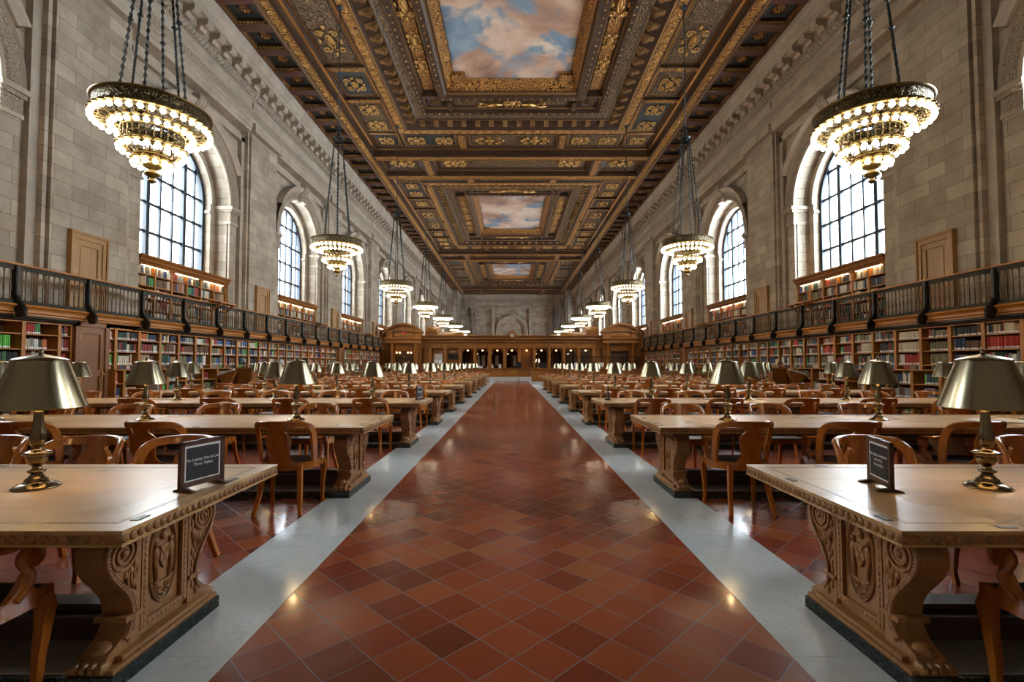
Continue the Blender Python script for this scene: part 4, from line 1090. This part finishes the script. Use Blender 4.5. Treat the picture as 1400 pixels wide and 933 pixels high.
def lower_door(s, y0, y1):
    c, w = (y0+y1)/2, y1-y0; root = bpy.data.objects.new('door_%d' % (30 + len(protos)), None); COL.objects.link(root); root['kind'] = 'structure'; root.location = (0, A(c), 0); h = w/2
    bm = bmesh.new()
    for q in (-1, 1): box(bm, *so(s*11.14, s*11.6), *so(q*(h-.13), q*h), F0, 2.58)
    box(bm, *so(s*11.14, s*11.6), -h, h, 2.46, 2.58); aobj('door_frame', bm, M['door_brown'], root)
    bm = bmesh.new(); box(bm, *so(s*11.22, s*11.4), -h+.12, h-.12, F0, 2.47)
    for q in (-1, 1): box(bm, *so(s*11.18, s*11.3), *so(q*(h-.13), q*(h-.25)), F0, 2.46)
    for z0, z1 in ((2.28, 2.46), (1.15, 1.32), (F0, .2)): box(bm, *so(s*11.18, s*11.3), -h+.25, h-.25, z0, z1)
    aobj('door_panel', bm, M['door_brown'], root)
    bm = bmesh.new(); ball(bm, (s*11.13, h-.19, 1.2), .03); box(bm, *so(s*11.16, s*11.185), h-.21, h-.17, 1.1, 1.32)
    for z in (.5, 2.12): box(bm, *so(s*11.15, s*11.19), -h+.13, -h+.16, z, z+.14)
    aobj('door_handle', bm, M['gold_solid'], root)
for s in (-1, 1):
    iv = []
    if s < 0:
        iv += [(11.10-.885*(i+1), 11.10-.885*i) for i in range(6, -1, -1)] + [(11.10, 11.98), (11.98, 12.32)]
        lower_door(s, 12.32, 13.36); iv += [(13.36, 13.69)]; st = (31.0-13.69)/20; iv += [(13.69+st*i, 13.69+st*(i+1)) for i in range(20)]
    else:
        st = .885; n = 23; iv += [(10.62-st*(i+1), 10.62-st*i) for i in range(6, -1, -1)] + [(10.62+st*i, 10.62+st*(i+1)) for i in range(n)]
    lower_door(s, 31.05, 32.15)
    iv += [(32.2+.885*i, 32.2+.885*(i+1)) for i in range(10)]
    vis = 0
    for y0, y1 in iv: vis += 1; lower_case(s, y0, y1, vis)
# gallery bookcases below the windows
wproto = {}
for s in (-1, 1):
    for wi, c in enumerate(CEN[:5]):
        lab = 'wooden bookcase with lit cornice below the %s window of the %s gallery' % (ordn(wi+1), sidew(s))
        loc = (0, A(c), 0)
        if s not in wproto:
            t = thing('gallery_bookcase', lab, 'bookcase', loc); n = 6; st = 4.9/n
            for i in range(n+1):
                y = -2.45+st*i; bm = bmesh.new(); box(bm, *so(s*12.3, s*12.75), y-.03, y+.03, 2.82, 4.85); aobj('upright', bm, M['shelf'], t)
            for z in (2.95, 3.33, 3.74, 4.14, 4.52): bm = bmesh.new(); box(bm, *so(s*12.32, s*12.75), -2.45, 2.45, z-.028, z); aobj('shelf', bm, M['shelf'], t)
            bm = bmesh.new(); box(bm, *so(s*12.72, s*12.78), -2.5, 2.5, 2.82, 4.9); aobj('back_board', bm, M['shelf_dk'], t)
            bm = bmesh.new(); prism(bm, [(s*12.95, 5.12), (s*12.10, 5.12), (s*12.10, 5.06), (s*12.16, 5.0), (s*12.18, 4.92), (s*12.26, 4.88), (s*12.28, 4.80), (s*12.95, 4.80)], 'y', -2.5, 2.5); aobj('cornice', bm, M['screen'], t)
            for y in (-1.63, 0, 1.63): bm = bmesh.new(); box(bm, *so(s*12.30, s*12.33), y-.62, y+.62, 4.79, 4.80); aobj('strip_light', bm, M['strip'], t)
            wproto[s] = t
        else: t = dup(wproto[s], loc, 0, lab)
        t['group'] = 'bookcases below the gallery windows'
        if 0 < wi:
            for n_, z in enumerate((2.95, 3.33, 3.74, 4.14, 4.52)):
                for i in range(6):
                    y = c-2.45+4.9/6*i
                    fill_row(s, 12.3, y+.04, y+4.9/6-.04, z, .36 if n_ < 4 else .30, .25, 'shelf %d, bay %d, %s gallery bookcase %d' % (n_+1, i+1, sidew(s), wi+1), 'books in the gallery bookcases', brng.choice([1, 1, .95, .85]), labels=False, palette=[14,6,4,10,5,2,7,3,16,16,8,6,1,10,3,0], sets=False)
# make the 300 that show largest as objects of their own, the rest as one mesh
BK.sort(key=lambda b: -b[0])
bmesh_unit = {}
def book_meshes(ci, s):
    key = (ci, s)
    if key in bmesh_unit: return bmesh_unit[key]
    bm = bmesh.new()                    # unit book: spine at x=0 bulging into the room, y 0..1, z 0..1
    P = [(0, .06), (-.05, .25), (-.065, .5), (-.05, .75), (0, .94), (0, 1), (1, 1), (1, 0), (0, 0)]
    prism(bm, [(-s*-x if s > 0 else -x, y) for x, y in P], 'z', 0, 1)
    me = bpy.data.meshes.new('book'); bmesh.ops.recalc_face_normals(bm, faces=bm.faces[:]); bm.to_mesh(me); bm.free(); me.materials.append(BOOKM[ci])
    bm = bmesh.new(); box(bm, *so(-s*.072, -s*.03), .16, .84, .03, .19); lm = bpy.data.meshes.new('spine_label'); bmesh.ops.recalc_face_normals(bm, faces=bm.faces[:]); bm.to_mesh(lm); bm.free(); lm.materials.append(M['paper'])
    bmesh_unit[key] = (me, lm); return me, lm
for b in BK[:300]:
    sc, s, xf, y, w, h, d, z, ci, lab, grp, labs = b
    me, lm = book_meshes(ci, s); o = bpy.data.objects.new('book', me); COL.objects.link(o); o.location = (s*A(xf), A(y), Z(z)); o.scale = (d*K, w*K, h*K); tag(o, lab, 'book', grp)
    if labs: l = bpy.data.objects.new('spine_label', lm); COL.objects.link(l); l.parent = o
bm = bmesh.new(); NB = len(BOOKM)
for sc, s, xf, y, w, h, d, z, ci, lab, grp, labs in BK[300:]:
    X0, X1 = s*A(xf), s*A(xf+d); a, b_ = A(y), A(y+w); z0, z1 = Z(z), Z(z+h)
    v = [bm.verts.new(p) for p in ((X0,a,z0),(X0,b_,z0),(X0,b_,z1),(X0,a,z1),(X1,a,z0),(X1,b_,z0),(X1,b_,z1),(X1,a,z1))]
    for f in ((0,1,2,3),(3,2,6,7),(0,3,7,4),(1,5,6,2)): bm.faces.new([v[i] for i in f]).material_index = ci
    if labs and h > .12:
        e = s*.003; c0, c1 = a+w*.2, b_-w*.2; quad(bm, [(X0-e, c0, z0+.008), (X0-e, c1, z0+.008), (X0-e, c1, z0+.050), (X0-e, c0, z0+.050)], NB)
o = obj('shelved_books', bm, BOOKM + [M['paper']], None, recalc=False); tag(o, 'the mass of smaller books filling the more distant shelves of both walls', 'books', 'books on the wall bookcases', 'stuff')
# ------------------------------------------------------------------ delivery enclosure across the middle of the hall
YE = 42.0
E = thing('delivery_enclosure', 'long panelled wooden service screen with arches across the far end of the aisle', 'wooden screen')
def eo(name, bm, mat, parent=None): return aobj(name, bm, mat, parent or E)
bm = bmesh.new(); box(bm, -7.9, 7.9, YE+.3, YE+.45, F0, .36); box(bm, -7.9, 7.9, YE-.06, YE+.3, F0, .36); eo('pale_plinth', bm, M['plaster'])
bm = bmesh.new(); box(bm, -7.9, 7.9, YE-.03, YE+.35, .36, 1.08); 
for k in range(-6, 7):
    if abs(k) < 6: bbox(bm, k*1.285-.45, k*1.285+.45, YE-.07, YE, .46, .98, .02)
box(bm, -7.9, 7.9, YE-.16, YE+.5, 1.06, 1.13); eo('counter', bm, M['screen'])
bm = bmesh.new(); box(bm, -7.9, 7.9, YE-.02, YE+.3, 2.88, 3.42)
for k in range(-5, 6): bbox(bm, k*1.285-.5, k*1.285+.5, YE-.06, YE, 2.98, 3.30, .02)
box(bm, -7.9, 7.9, YE-.24, YE+.3, 2.86, 2.93); box(bm, -7.9, 7.9, YE-.26, YE+.3, 3.36, 3.42); box(bm, -7.9, 7.9, YE-.10, YE+.3, 3.44, 3.66); box(bm, -7.9, 7.9, YE-.42, YE+.3, 3.62, 3.70)
for i in range(66): box(bm, -7.85+.24*i, -7.74+.24*i, YE-.2, YE+.1, 3.72, 3.88)
box(bm, -7.9, 7.9, YE-.14, YE+.3, 3.72, 3.86); box(bm, -7.9, 7.9, YE-.34, YE+.3, 3.88, 3.97); eo('entablature', bm, M['screen'])
for k in range(-6, 6):
    x = (k+.5)*1.285; bm = bmesh.new(); bbox(bm, x-.10, x+.10, YE-.22, YE+.2, 1.13, 2.80, .015); box(bm, x-.13, x+.13, YE-.26, YE+.2, 2.76, 2.88); box(bm, x-.13, x+.13, YE-.26, YE+.2, 1.13, 1.22); eo('pilaster', bm, M['screen'])
for k in range(-5, 6):
    cx = k*1.285; bm = bmesh.new(); W = .58; w = .49; zs = 2.32; zt = 2.87; n = 14
    zb = 1.13
    A_ = [(-w, zb), (-w, zs)] + [(w*math.cos(PI-PI*i/n), zs+w*math.sin(PI-PI*i/n)) for i in range(1, n)] + [(w, zs), (w, zb)]
    R_ = [(-W, zb), (-W, zs)]
    for i in range(1, n):
        a = PI-PI*i/n; c, q = math.cos(a), math.sin(a); t = min(W/abs(c) if abs(c) > 1e-6 else 9, (zt-zs)/q); R_.append((c*t, zs+q*t))
    R_ += [(W, zs), (W, zb)]
    L = [[bm.verts.new((cx+x, yy, z)) for x, z in P] for P, yy in ((R_, YE), (A_, YE), (A_, YE+.25))]
    for p, q in zip(L, L[1:]):
        for i in range(len(p)-1): bm.faces.new((p[i], p[i+1], q[i+1], q[i]))
    if k in (-5, -4, 1): box(bm, cx-.46, cx+.46, YE+.22 if k == 1 else YE+.12, YE+.3, zb, zt)
    ar = eo('arch', bm, M['screen'])
    if k > -4:
        bm = bmesh.new(); ball(bm, (cx, YE+.12, 2.66), .085, 10, 6, sc=(1,1,.6)); eo('arch_light', bm, M['archbulb'], ar)
for k in (-5.62, 5.62):                                     # narrow window panels beside the pavilions
    x = k*1.285+(-.05 if k < 0 else .05); bm = bmesh.new(); box(bm, x-.45, x+.45, YE, YE+.2, 1.13, 2.88); 
    bbox(bm, x-.3, x+.3, YE-.03, YE+.05, 1.9, 2.7, .02); bbox(bm, x-.3, x+.3, YE-.03, YE+.05, 1.2, 1.8, .02); eo('side_panel', bm, M['screen'])
bm = bmesh.new(); box(bm, -8, 8, YE+.3, 51, 3.88, 3.95); eo('added_shade_slab', bm, M['screen_dk'])  # slab added over the open-topped enclosure to keep its inside dark
bm = bmesh.new(); box(bm, -11, 11, 50.8, 51, F0, 3.9)
for k in range(-5, 6): bbox(bm, k*1.4-.5, k*1.4+.5, 50.7, 50.85, 1.2, 2.9, .03)
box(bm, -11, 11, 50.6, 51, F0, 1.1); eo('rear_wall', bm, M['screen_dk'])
bm = bmesh.new()
for k in range(-3, 6):
    for y in (46.5,): box(bm, k*1.3-.05, k*1.3+.05, y, y+.1, F0, 3.88)
box(bm, -5, 7, 46.45, 46.7, 2.95, 3.88); eo('inner_posts', bm, M['screen'])
for x, y in ((-3.2,44.5), (-1.9,44.2), (-.4,45), (3.4,44.4), (5.2,45), (2.2,44.6)):
    bm = bmesh.new(); lathe(bm, [(.22,2.42), (.16,2.5), (.04,2.55), (.02,3.8)], 12, (x, y, 0)); hl = eo('hanging_lamp', bm, M['paper'])
    bm = bmesh.new(); ball(bm, (x, y, 2.44), .07, 8, 6); eo('bulb', bm, M['archbulb'], hl)
bm = bmesh.new(); 
for x in (-3.4, -2.9, -1.6, .1): box(bm, x, x+.3, 46.3, 46.4, 1.3, 2.3)
eo('white_panels', bm, M['paper'])  # plain white panels standing behind the arches
for s in (-1, 1):
    P = bpy.data.objects.new('pavilion', None); COL.objects.link(P); P.parent = E
    c = s*9.33
    bm = bmesh.new()
    for q in (-1, 1):
        box(bm, c+q*1.15-.42, c+q*1.15+.42, YE-.5, YE+.4, F0, .40); box(bm, c+q*1.15-.36, c+q*1.15+.36, YE-.3, YE+.4, .4, 3.30)
    box(bm, c-1.5, c+1.5, YE+.25, YE+.6, F0, 3.4)
    box(bm, c-.75, c+.75, YE-.25, YE+.3, 2.62, 3.3); bbox(bm, c-.62, c+.62, YE-.3, YE-.2, 2.72, 3.22, .03)
    eo('pavilion_body', bm, M['screen'], P)
    for q in (-1, 1):
        bm = bmesh.new(); lathe(bm, [(.21,.40), (.21,.46), (.17,.5), (.165,.6), (.17,1.6), (.145,3.05), (.16,3.08), (.15,3.12), (.20,3.18), (.22,3.2), (.22,3.28), (0,3.28)], 16, (c+q*1.08, YE-.45, 0)); eo('column', bm, M['screen'], P)
    bm = bmesh.new()
    box(bm, c-1.55, c+1.55, YE-.68, YE+.5, 3.28, 3.42); box(bm, c-1.5, c+1.5, YE-.62, YE+.5, 3.42, 3.62); box(bm, c-1.62, c+1.62, YE-.74, YE+.5, 3.62, 3.74)
    box(bm, c-1.4, c+1.4, YE-.5, YE+.5, 3.74, 4.28)
    for q in (-1, 1): box(bm, c+q*1.2-.28, c+q*1.2+.28, YE-.62, YE+.3, 3.74, 4.2); box(bm, c+q*1.25-.38, c+q*1.25+.38, YE-.74, YE+.3, 4.18, 4.32)
    bbox(bm, c-.8, c+.8, YE-.56, YE-.45, 3.82, 4.2, .03); eo('attic', bm, M['screen'], P)
    # segmental pediment
    bm = bmesh.new(); hw = 1.62; rise = .72; R = (hw*hw+rise*rise)/(2*rise); zc = 5.0-R; a0 = math.asin(hw/R); n = 20
    def seg(r): return [(c+r*math.sin(-a0+2*a0*i/n), zc+r*math.cos(-a0+2*a0*i/n)) for i in range(n+1)]
    o1, i1, i2 = seg(R), seg(R-.10), seg(R-.2)
    for oo, ii, y0 in ((o1, i1, YE-.85), (i1, i2, YE-.72)):
        for k in range(n): prism(bm, [oo[k], oo[k+1], ii[k+1], ii[k]], 'y', y0, YE+.6)
    prism(bm, i2 + [(i2[-1][0], 4.25), (i2[0][0], 4.25)], 'y', YE-.5, YE+.5); eo('arched_pediment', bm, M['screen'], P)
    # door recess and its lamps
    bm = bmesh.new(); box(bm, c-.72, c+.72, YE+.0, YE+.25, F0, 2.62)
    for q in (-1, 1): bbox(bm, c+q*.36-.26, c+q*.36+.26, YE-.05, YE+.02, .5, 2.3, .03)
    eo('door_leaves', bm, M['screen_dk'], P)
    if s < 0:
        bm = bmesh.new(); tube(bm, [(c, YE-.3, 1.7), (c, YE-.3, 2.2)], .03, 6)
        for q in (-1, 1):
            for u in (.35, .62): tube(bm, spline([(c, YE-.3, 2.1), (c+q*u*.6, YE-.3, 2.15), (c+q*u, YE-.35, 2.4)], 3), .02, 5)
        lf = eo('light_fitting', bm, M['chand'], P)
        for q in (-1, 1):
            for u in (.35, .62): bm = bmesh.new(); ball(bm, (c+q*u, YE-.35, 2.47), .075, 8, 6); eo('bulb', bm, M['archbulb'], lf)
        bm = bmesh.new(); box(bm, c-.12, c+.12, YE-.60, YE-.555, 4.05, 4.24); eo('red_sign_panel', bm, M['red_sign'], P)
    # side-facing vaulted gable further back
    bm = bmesh.new(); cy = 46.4; hw = 1.6; n = 16
    for x0, x1, rr, lift in (((s*7.0), (s*8.1), 1.0, 0), ((s*4.7), (s*7.0), .8, -.35)):
        pts = [(cy+hw*rr*math.cos(PI*i/n), 4.2+lift+.88*rr*math.sin(PI*i/n)) for i in range(n+1)]
        prism(bm, pts + [(cy-hw*rr, 3.8), (cy+hw*rr, 3.8)], 'x', *so(x0, x1))
    eo('side_gable', bm, M['screen'], P)
    bm = bmesh.new(); box(bm, *so(s*10.9, s*11.3), YE-.1, YE+.3, F0, 3.9); box(bm, *so(s*10.95, s*11.9), YE, YE+.3, F0, 2.8); eo('end_panel', bm, M['screen'], P)
    bm = bmesh.new(); tube(bm, [(x, YE-.1, z) for x, _, z in spiral((s*11.05, 0, 4.05), .42, .06, 1.2, PI/2, 20, 'xz', -s)], .10, 8); ball(bm, (s*11.1, YE-.1, 3.95), .22, 8, 6); eo('scroll_ornament', bm, M['screen'], P)
t = thing('wall_clock', 'round cream clock in a diamond frame on top of the wooden screen', 'clock', (0, A(YE-.32), Z(3.98)))
bm = bmesh.new(); prism(bm, [(0,-.42), (.42,-.02), (.30,.22), (.12,.30), (0,.44), (-.12,.30), (-.30,.22), (-.42,-.02)], 'y', 0, .12); lathe(bm, [(.19,0), (.25,0), (.25,.1), (.19,.1)], 24)
for v in bm.verts[-96:]: v.co = Vector((v.co.x, -v.co.z, v.co.y))
obj('case', bm, M['screen'], t)
bm = bmesh.new(); lathe(bm, [(0,.03), (.19,.03), (.19,0)], 24)
for v in bm.verts: v.co = Vector((v.co.x, -v.co.z-.01, v.co.y))
obj('clock_face', bm, M['clock'], t)
for L_, a_ in ((.10, 1.0), (.15, -.6)):
    bm = bmesh.new(); tube(bm, [(0,-.05,0), (L_*math.sin(a_), -.05, L_*math.cos(a_))], .012, 4); obj('hand', bm, M['black'], t)
t = thing('monitor', 'black screen mounted in a blind arch of the wooden screen', 'monitor', (A(-4*1.285), A(YE+.02), Z(2.12)))
bm = bmesh.new(); bbox(bm, -.36, .36, 0, .05, -.22, .24, .01); obj('casing', bm, M['screen_black'], t)
bm = bmesh.new(); box(bm, -.18, .18, .0, .04, .34, .42); obj('name_plate', bm, M['gold_solid'], t)
t = thing('notice_board', 'pale notice board with two sheets in a blind arch of the wooden screen', 'notice board', (A(-5*1.285), A(YE+.04), Z(1.9)))
bm = bmesh.new(); bbox(bm, -.36, .36, 0, .04, -.45, .45, .01); obj('board', bm, M['facade'], t)
for q in (-1, 1): bm = bmesh.new(); box(bm, q*.17-.12, q*.17+.12, -.01, .0, -.35, -.05); obj('sheet', bm, M['paper'], t)
# things on the counters
for i, (x, w_, z1, m_, nm, lab) in enumerate(((-2.75,.35,.20,'paper','paper_stack','white papers on the counter under the third arch left of the clock'), (-1.05,.22,.32,'paper','paper_stack','white notice on the counter under the first arch left of the clock'),
        (-1.9,.5,.30,'paper','leaflet_rack','pale leaflet rack on the counter under the second arch left of the clock'), (4.9,.4,.25,'paper','leaflet_rack','pale leaflets on the counter right of the clock'))):
    t = thing(nm, lab, 'papers', (A(x), A(YE+.05), Z(1.13))); 
    for j in range(3): bm = bmesh.new(); prism(bm, [(-.02+.05*j, 0), (.02+.05*j, 0), (.06+.05*j, z1*(1-.15*j)), (.045+.05*j, z1*(1-.15*j))], 'x', -w_/2, w_/2); obj('sheet', bm, M[m_], t)
# service desk with glass screen, right of the aisle
t = thing('service_desk', 'panelled wooden service desk at the far right end of the aisle', 'desk')
bm = bmesh.new(); box(bm, 1.42, 9.3, 34.5, 35.3, F0+.10, 1.10); 
for i in range(6): bbox(bm, 1.55+1.28*i, 2.65+1.28*i, 34.44, 34.52, .25, .98, .02)
aobj('desk_body', bm, M['screen'], t)
bm = bmesh.new(); bbox(bm, 1.34, 9.38, 34.4, 35.4, 1.10, 1.17, .015); aobj('desk_top', bm, M['screen'], t)
bm = bmesh.new(); box(bm, 1.38, 9.34, 34.42, 35.36, F0, F0+.24); aobj('plinth', bm, M['plaster'], t)
t = thing('glass_partition', 'dark framed glass partition standing on the service desk', 'partition')
for i in range(6): bm = bmesh.new(); x = 4.0+1.04*i; box(bm, x-.03, x+.03, 35.0, 35.06, 1.17, 2.0); aobj('post', bm, M['bronze'], t)
bm = bmesh.new(); box(bm, 3.97, 9.23, 34.98, 35.08, 1.96, 2.04); aobj('top_rail', bm, M['bronze'], t)
bm = bmesh.new(); box(bm, 4.0, 9.2, 35.02, 35.04, 1.2, 1.96); aobj('glass_panel', bm, M['glass'], t)
o = dup(lamp0, (A(1.85), A(34.8), Z(1.17)), 0, 'brass shaded lamp standing on the wooden service desk'); o['group'] = 'lamp on the service desk'
for i, x in enumerate((2.25, 4.7, 5.5, 6.4, 7.4)):
    t = thing('computer_monitor', 'pale computer monitor on the service desk, %s from the aisle' % ordn(i+1), 'monitor', (A(x), A(34.75), Z(1.17)), .2*math.sin(i*3), 'monitors on the service desk')
    bm = bmesh.new(); bbox(bm, -.20, .20, -.02, .02, .10, .38, .008); obj('screen', bm, M['paper'] if i % 2 else M['screen_black'], t)
    bm = bmesh.new(); box(bm, -.02, .02, .0, .03, 0, .2); box(bm, -.1, .1, -.06, .08, 0, .012); obj('stand', bm, M['black'], t)
# signs on stands at the end of the aisle
t = thing('sign_stand', 'dark square notice on a slim stand in front of the wooden screen', 'sign', (.52, 38.3, 0))
bm = bmesh.new(); lathe(bm, [(0,.0), (.16,.0), (.16,.02), (.03,.04), (.02,.08), (.018,1.1), (0,1.1)], 12); tube(bm, [(-.22,0,.0), (0,0,.25), (.22,0,.0)], .015, 5); obj('stand', bm, M['bronze'], t)
bm = bmesh.new(); bbox(bm, -.22, .22, -.03, .0, 1.08, 1.56, .01); pn = obj('panel', bm, M['bronze'], t)
t = thing('rope_post', 'slim wooden post on a round foot at the end of the left table row', 'post', (-1.80, 36.2, 0))
bm = bmesh.new(); lathe(bm, [(0,0), (.2,0), (.2,.03), (.06,.10), (.035,.2), (.03,1.85), (.05,1.9), (.03,1.98), (0,2.0)], 12); obj('shaft', bm, M['screen'], t)
bm = bmesh.new(); bbox(bm, -.16, .16, -.02, .02, .86, 1.0, .01); obj('cross_piece', bm, M['screen'], t)
# ------------------------------------------------------------------ book stands and cabinets near the side walls
for s in (-1, 1):
    t = thing('wooden_cabinet', 'plain wooden cabinet beside the book stand, near the %s wall bookcases' % sidew(s), 'cabinet', (s*9.45, 17.3, 0))
    bm = bmesh.new(); box(bm, -.27, .27, -.25, .25, .06, 1.22); obj('body', bm, M['screen'], t)
    bm = bmesh.new(); bbox(bm, -.30, .30, -.28, .28, 1.22, 1.27, .01); obj('top', bm, M['shelf'], t)
    bm = bmesh.new(); bbox(bm, -.22, .22, -.275, -.24, .12, 1.15, .012); d_ = obj('door', bm, M['screen'], t)
    bm = bmesh.new(); ball(bm, (.17, -.29, .7), .02); obj('handle', bm, M['gold_solid'], d_)
    bm = bmesh.new(); box(bm, -.28, .28, -.26, .26, 0, .06); obj('plinth', bm, M['screen_dk'], t)
    t = thing('book_stand', 'curved wooden book stand with sloping top, near the %s wall bookcases' % sidew(s), 'book stand', (s*10.0, 17.2, 0))
    side = spline([(-.1,0), (.22,0), (.20,.3), (.10,.55), (.20,.85), (.30,1.05), (.30,1.14), (-.25,.98), (-.28,.93), (-.18,.80), (-.06,.6), (-.10,.3)], 3)
    bm = bmesh.new(); prism(bm, [(-s*x, z) for x, z in side], 'y', -.30, .30); obj('body', bm, M['shelf'], t, smooth_angle=40)
    bm = bmesh.new(); prism(bm, [(s*.38, .92), (s*.38, .95), (-s*.30, 1.18), (-s*.30, 1.15)], 'y', -.30, .30); prism(bm, [(s*.36, .93), (s*.41, .93), (s*.41, .98), (s*.36, .98)], 'y', -.30, .30); obj('sloping_top', bm, M['shelf'], t)
    t = thing('open_book', 'large open book with white pages on the book stand near the %s wall' % sidew(s), 'book', (s*10.0, 17.2, 0))
    for q in (-1, 1):
        bm = bmesh.new(); prism(bm, [(s*.36, .97), (s*.36, 1.03), (s*.1, 1.13), (-s*.24, 1.22), (-s*.24, 1.165)], 'y', *so(q*.0, q*.28)); obj('page_block', bm, M['paper'], t)
    t = thing('desk_lamp', 'small black lamp on the cabinet near the %s wall bookcases' % sidew(s), 'lamp', (s*9.6, 17.3, 1.27))
    bm = bmesh.new(); lathe(bm, [(0,0), (.08,0), (.08,.015), (.015,.03), (.012,.12), (0,.12)], 12); obj('base', bm, M['black'], t)
    bm = bmesh.new(); tube(bm, [(-s*-.02, -.12, .13), (0, 0, .17), (s*.02, .14, .13)], [.03,.05,.04], 8); obj('hood', bm, M['black'], t)
